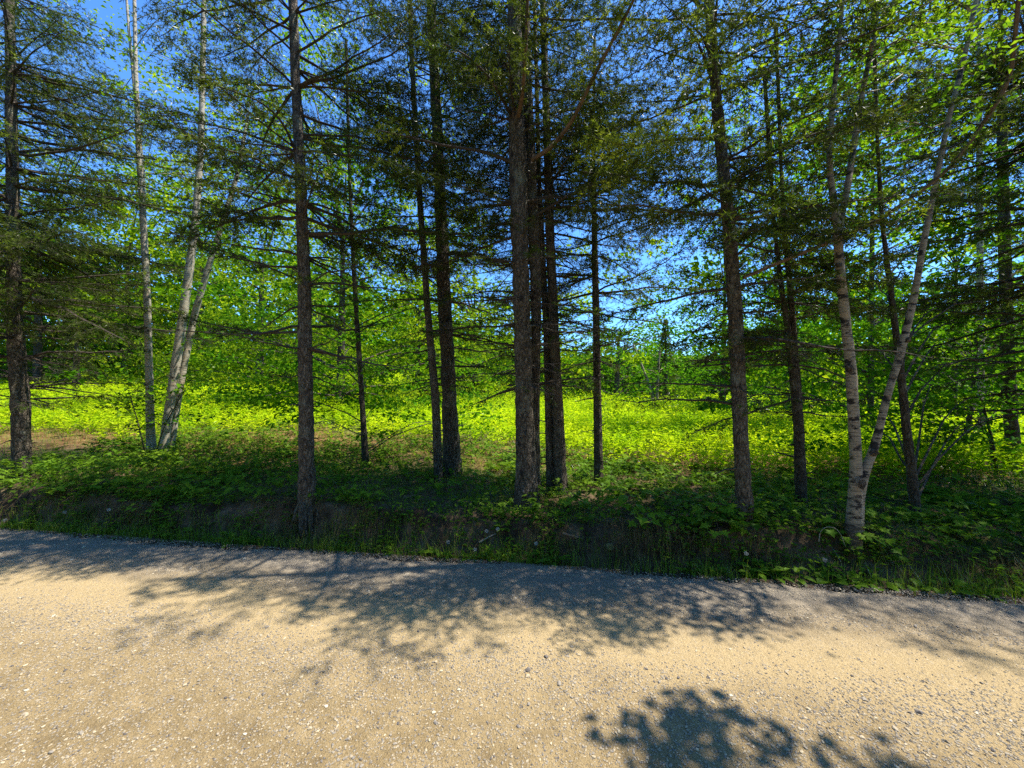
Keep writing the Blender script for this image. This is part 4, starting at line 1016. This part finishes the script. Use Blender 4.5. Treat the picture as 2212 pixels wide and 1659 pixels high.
def seedling(u, v, hgt, label, n=7, sc=1.0, mesh=ML2, tall=None):
    P0 = hit(u, v); root = thing('maple_seedling', P0, label, 'seedling', 'maple seedlings on the bank')
    top = P0 + np.array((U(-.03, .03), U(-.05, .02), hgt)); stem(root, P0 - (0, 0, .01), top, .003, 'twig', .02)
    for k in range(n):
        a = k * 2.4 + U(-.3, .3); r = U(.05, .14) * sc; q = U(.45, 1.0); b0 = P0 * (1 - q) + top * q
        p = b0 + np.array((math.cos(a) * r, math.sin(a) * r, U(-.01, .05)))
        stem(root, b0, p, .0014, 'twig', .005, 'leaf_stalk', 3)
        D = np.array((math.cos(a), math.sin(a), -.25)); Nn = np.array((math.cos(a) * .3 + U(-.2, .2), math.sin(a) * .3 - .25, 1.0))
        place('leaf', mesh, root, p - P0, euler(Nn, D), sc * U(.8, 1.25))
SE = [(1355, 1115, .26, 'bright seedling with big drooping leaves right of the thin pole', 8, 1.35, OV), (1390, 1145, .16, 'leafy seedling just below the bright drooping one', 8, 1.0, ML2),
      (665, 1062, .22, 'seedling in front of the grey spruce with roots', 7, 1.1, OV), (1150, 1092, .2, 'seedling against the foot of the stout spruce', 7, .8, OV),
      (1235, 1110, .2, 'maple seedling right of the stout spruce foot', 9, 1.0, ML2), (960, 1065, .16, 'maple seedling at the foot of the slim pole', 8, 1.0, ML2),
      (1530, 1120, .2, 'bright maple seedling left of the smooth brown spruce', 9, 1.1, ML2), (1545, 1155, .14, 'low lit maple seedling on the bank lip', 8, .95, ML2),
      (1660, 1110, .18, 'maple seedling right of the smooth brown spruce', 8, 1.0, ML2), (2030, 1075, .3, 'sunlit bushy seedling in the trampled grass on the right', 10, .9, OV),
      (235, 1060, .2, 'maple seedling in deep shade left of the birch clump', 8, 1.2, ML2), (120, 1075, .16, 'maple seedling near the left spruce foot', 8, 1.1, ML2),
      (430, 1070, .2, 'broad-leaved seedling right of the birch clump', 7, 1.1, OV), (520, 1085, .2, 'seedling halfway from birch clump to grey spruce', 8, 1.0, OV),
      (800, 1085, .14, 'seedling below the slender sapling', 8, .9, ML2), (1900, 1135, .18, 'seedling right of the forked birch foot', 8, .9, ML2),
      (1040, 1040, .16, 'maple seedling between dark spruce and stout spruce', 9, .9, ML2), (310, 1120, .14, 'seedling on the bank lip below the birch clump', 8, .9, ML2), (1815, 1172, .2, 'leafy seedling hiding the left side of the forked birch foot', 9, 1.0, ML2), (1872, 1168, .17, 'leafy seedling hiding the right side of the forked birch foot', 9, .9, ML2)]
for a in SE: seedling(a[0], a[1], a[2], a[3], a[4], a[5], a[6])

# leafy shrub in front of the birch clump
broadleaf('leafy shrub growing against the foot of the birch clump', [[(318, 1000, 4), (300, 920, 3), (280, 850, 2)], [(330, 1000, 3), (355, 920, 3), (400, 840, 2)]],
          Yb - .15, [(275, 900, Yb - .15, 70, 130, .3, 16), (395, 830, Yb, 80, 40, .3, 9), (300, 840, Yb - .1, 60, 50, .3, 8)], name='shrub', cat='shrub', leafm='under', size=.075, n_each=22, rad=.2, limb_r=.005, seed=90, min_z=.15, flat=.5)

# ------------------------------------------------------------------ stones, sticks, fallen leaves
RNG = np.random.default_rng(404)
def stone(u, v, wpx, label, tone, flat=.6, m='stone', name='stone', yy=None):
    P0 = hit(u, v, .8) if yy is None else ray(u, v, yy); r = wpx * .5 / FP * P0[1]
    vv, ff = ico(); mid = {}; vl = [tuple(x) for x in vv]; f2 = []
    def md(a, c):
        k = (min(a, c), max(a, c))
        if k not in mid: vl.append(tuple(norm(np.array(vl[a]) + np.array(vl[c])))); mid[k] = len(vl) - 1
        return mid[k]
    for a, c, e in ff:
        x, y, z = md(a, c), md(c, e), md(e, a); f2 += [(a, x, z), (c, y, x), (e, z, y), (x, y, z)]
    V = np.array(vl); V = V * (1 + .13 * np.sin(V @ RNG.normal(0, 2.2, (3, 3)) + U(0, 6, 3)))
    V = np.clip(V, -.88, .9) * (r, r * .75, r * flat) + (P0[0], P0[1], P0[2] + .35 * r * flat + .004)
    b = MB(); b.add(V, f2, tone); o = b.build(name, M[m]); return tag(o, label, 'stone', 'larger stones on and by the road')
for a in ((520, 1433, 18, 'pair-like white flat stone left of centre on the sandy road', 1.0), (540, 1434, 11, 'smaller white chip right beside the flat white stone', 1.0), (593, 1481, 14, 'pale stone on the lower left of the road', .9),
          (620, 1494, 11, 'square tan stone just below the pale one', .6), (961, 1552, 17, 'bright white rounded stone near the bottom middle of the road', 1.0), (981, 1641, 14, 'whitish pebble at the bottom edge below the bright white stone', .95),
          (1738, 1530, 16, 'dark blocky stone right of the leaf shadow', .12), (1765, 1545, 13, 'grey stone just right of the dark blocky one', .6), (424, 1514, 10, 'small pale stone on the left of the road', .85),
          (265, 1555, 13, 'cream stone low on the left of the road', .8), (80, 1590, 15, 'cream stone near the lower left corner', .85), (912, 1304, 8, 'dark and white pebble alone on the smooth wheel track', .7), (917, 1309, 7, 'dark pebble next to it on the smooth wheel track', .1)):
    stone(*a)
Ym = edge_y(1317, .16)
stone(1317, 1185, 20, 'yellowish mossy stone stuck in the bank foot', .5, .9, 'mossrock', yy=Ym)
def stick(pts, r, label, m='pale_twig', name='fallen_twig'):
    P_ = np.array([ray(u, v, y) for u, v, y in pts]); full = resample(np.column_stack([P_, np.linspace(r, r * .5, len(P_))]), .02)
    b = MB(); V, Q = tubes(full[None, :, :3], full[None, :, 3], 6); b.add(V, Q); return tag(b.build(name, M[m], smooth=True), label, 'twig')
yb = 3.35
stick([(1769, 1170, yb), (1771, 1138, yb + .03), (1790, 1136, yb), (1808, 1136, yb - .02), (1818, 1155, yb - .05), (1826, 1180, yb - .06)], .004, 'pale bent twig stooping beside the forked birch foot')
yb = edge_y(1060, .22)
stick([(1035, 1172, yb), (1055, 1160, yb), (1078, 1150, yb + .05)], .009, 'weathered wood splinter sticking out of the bank below the stout spruce')
yb = edge_y(1245, .24)
stick([(1215, 1152, yb), (1245, 1160, yb), (1272, 1168, yb)], .013, 'rotten root end lying in the bank right of the stout spruce', 'root', 'rotten_root')
yb = edge_y(350, .3)
stick([(335, 1075, yb + .1), (360, 1083, yb), (382, 1098, yb - .03)], .004, 'thin fallen twig on the bank below the birch clump', 'twig')
stick([(1098, 195, Y6 - .25), (1097, 175, Y6 - .27), (1105, 160, Y6 - .3), (1118, 155, Y6 - .33)], .003, 'pale bare twig curving in a hook beside the stout spruce trunk')
P0 = hit(1503, 1352); o = place('fallen_leaf', lobed('fallen_leaf', M['under'], .115, .8)[0], None, P0 + (0, 0, .012), (.08, -.1, 1.9)); tag(o, 'single green maple leaf lying on the sandy road', 'leaf')
P0 = hit(2068, 1292); o = place('fallen_leaf', lobed('fallen_leaf', M['meadow'], .06, .9)[0], None, P0 + (0, 0, .02), (.7, .2, .4)); tag(o, 'small yellow-green leaf at the gravel edge on the right', 'leaf')
x = (1465 - CX) / FP * 19; b = MB(); gz = float(H(x, 19)); V, Q = tubes(np.array([[(x - .5, 19, gz + .12), (x, 19.1, gz + .16), (x + .5, 19, gz + .1)]]), np.array([[.10, .12, .08]]), 8); b.add(V, Q)
tag(b.build('fallen_log', M['pale_twig']), 'pale fallen log lying in the shaded meadow grass right of the twin birch', 'log')
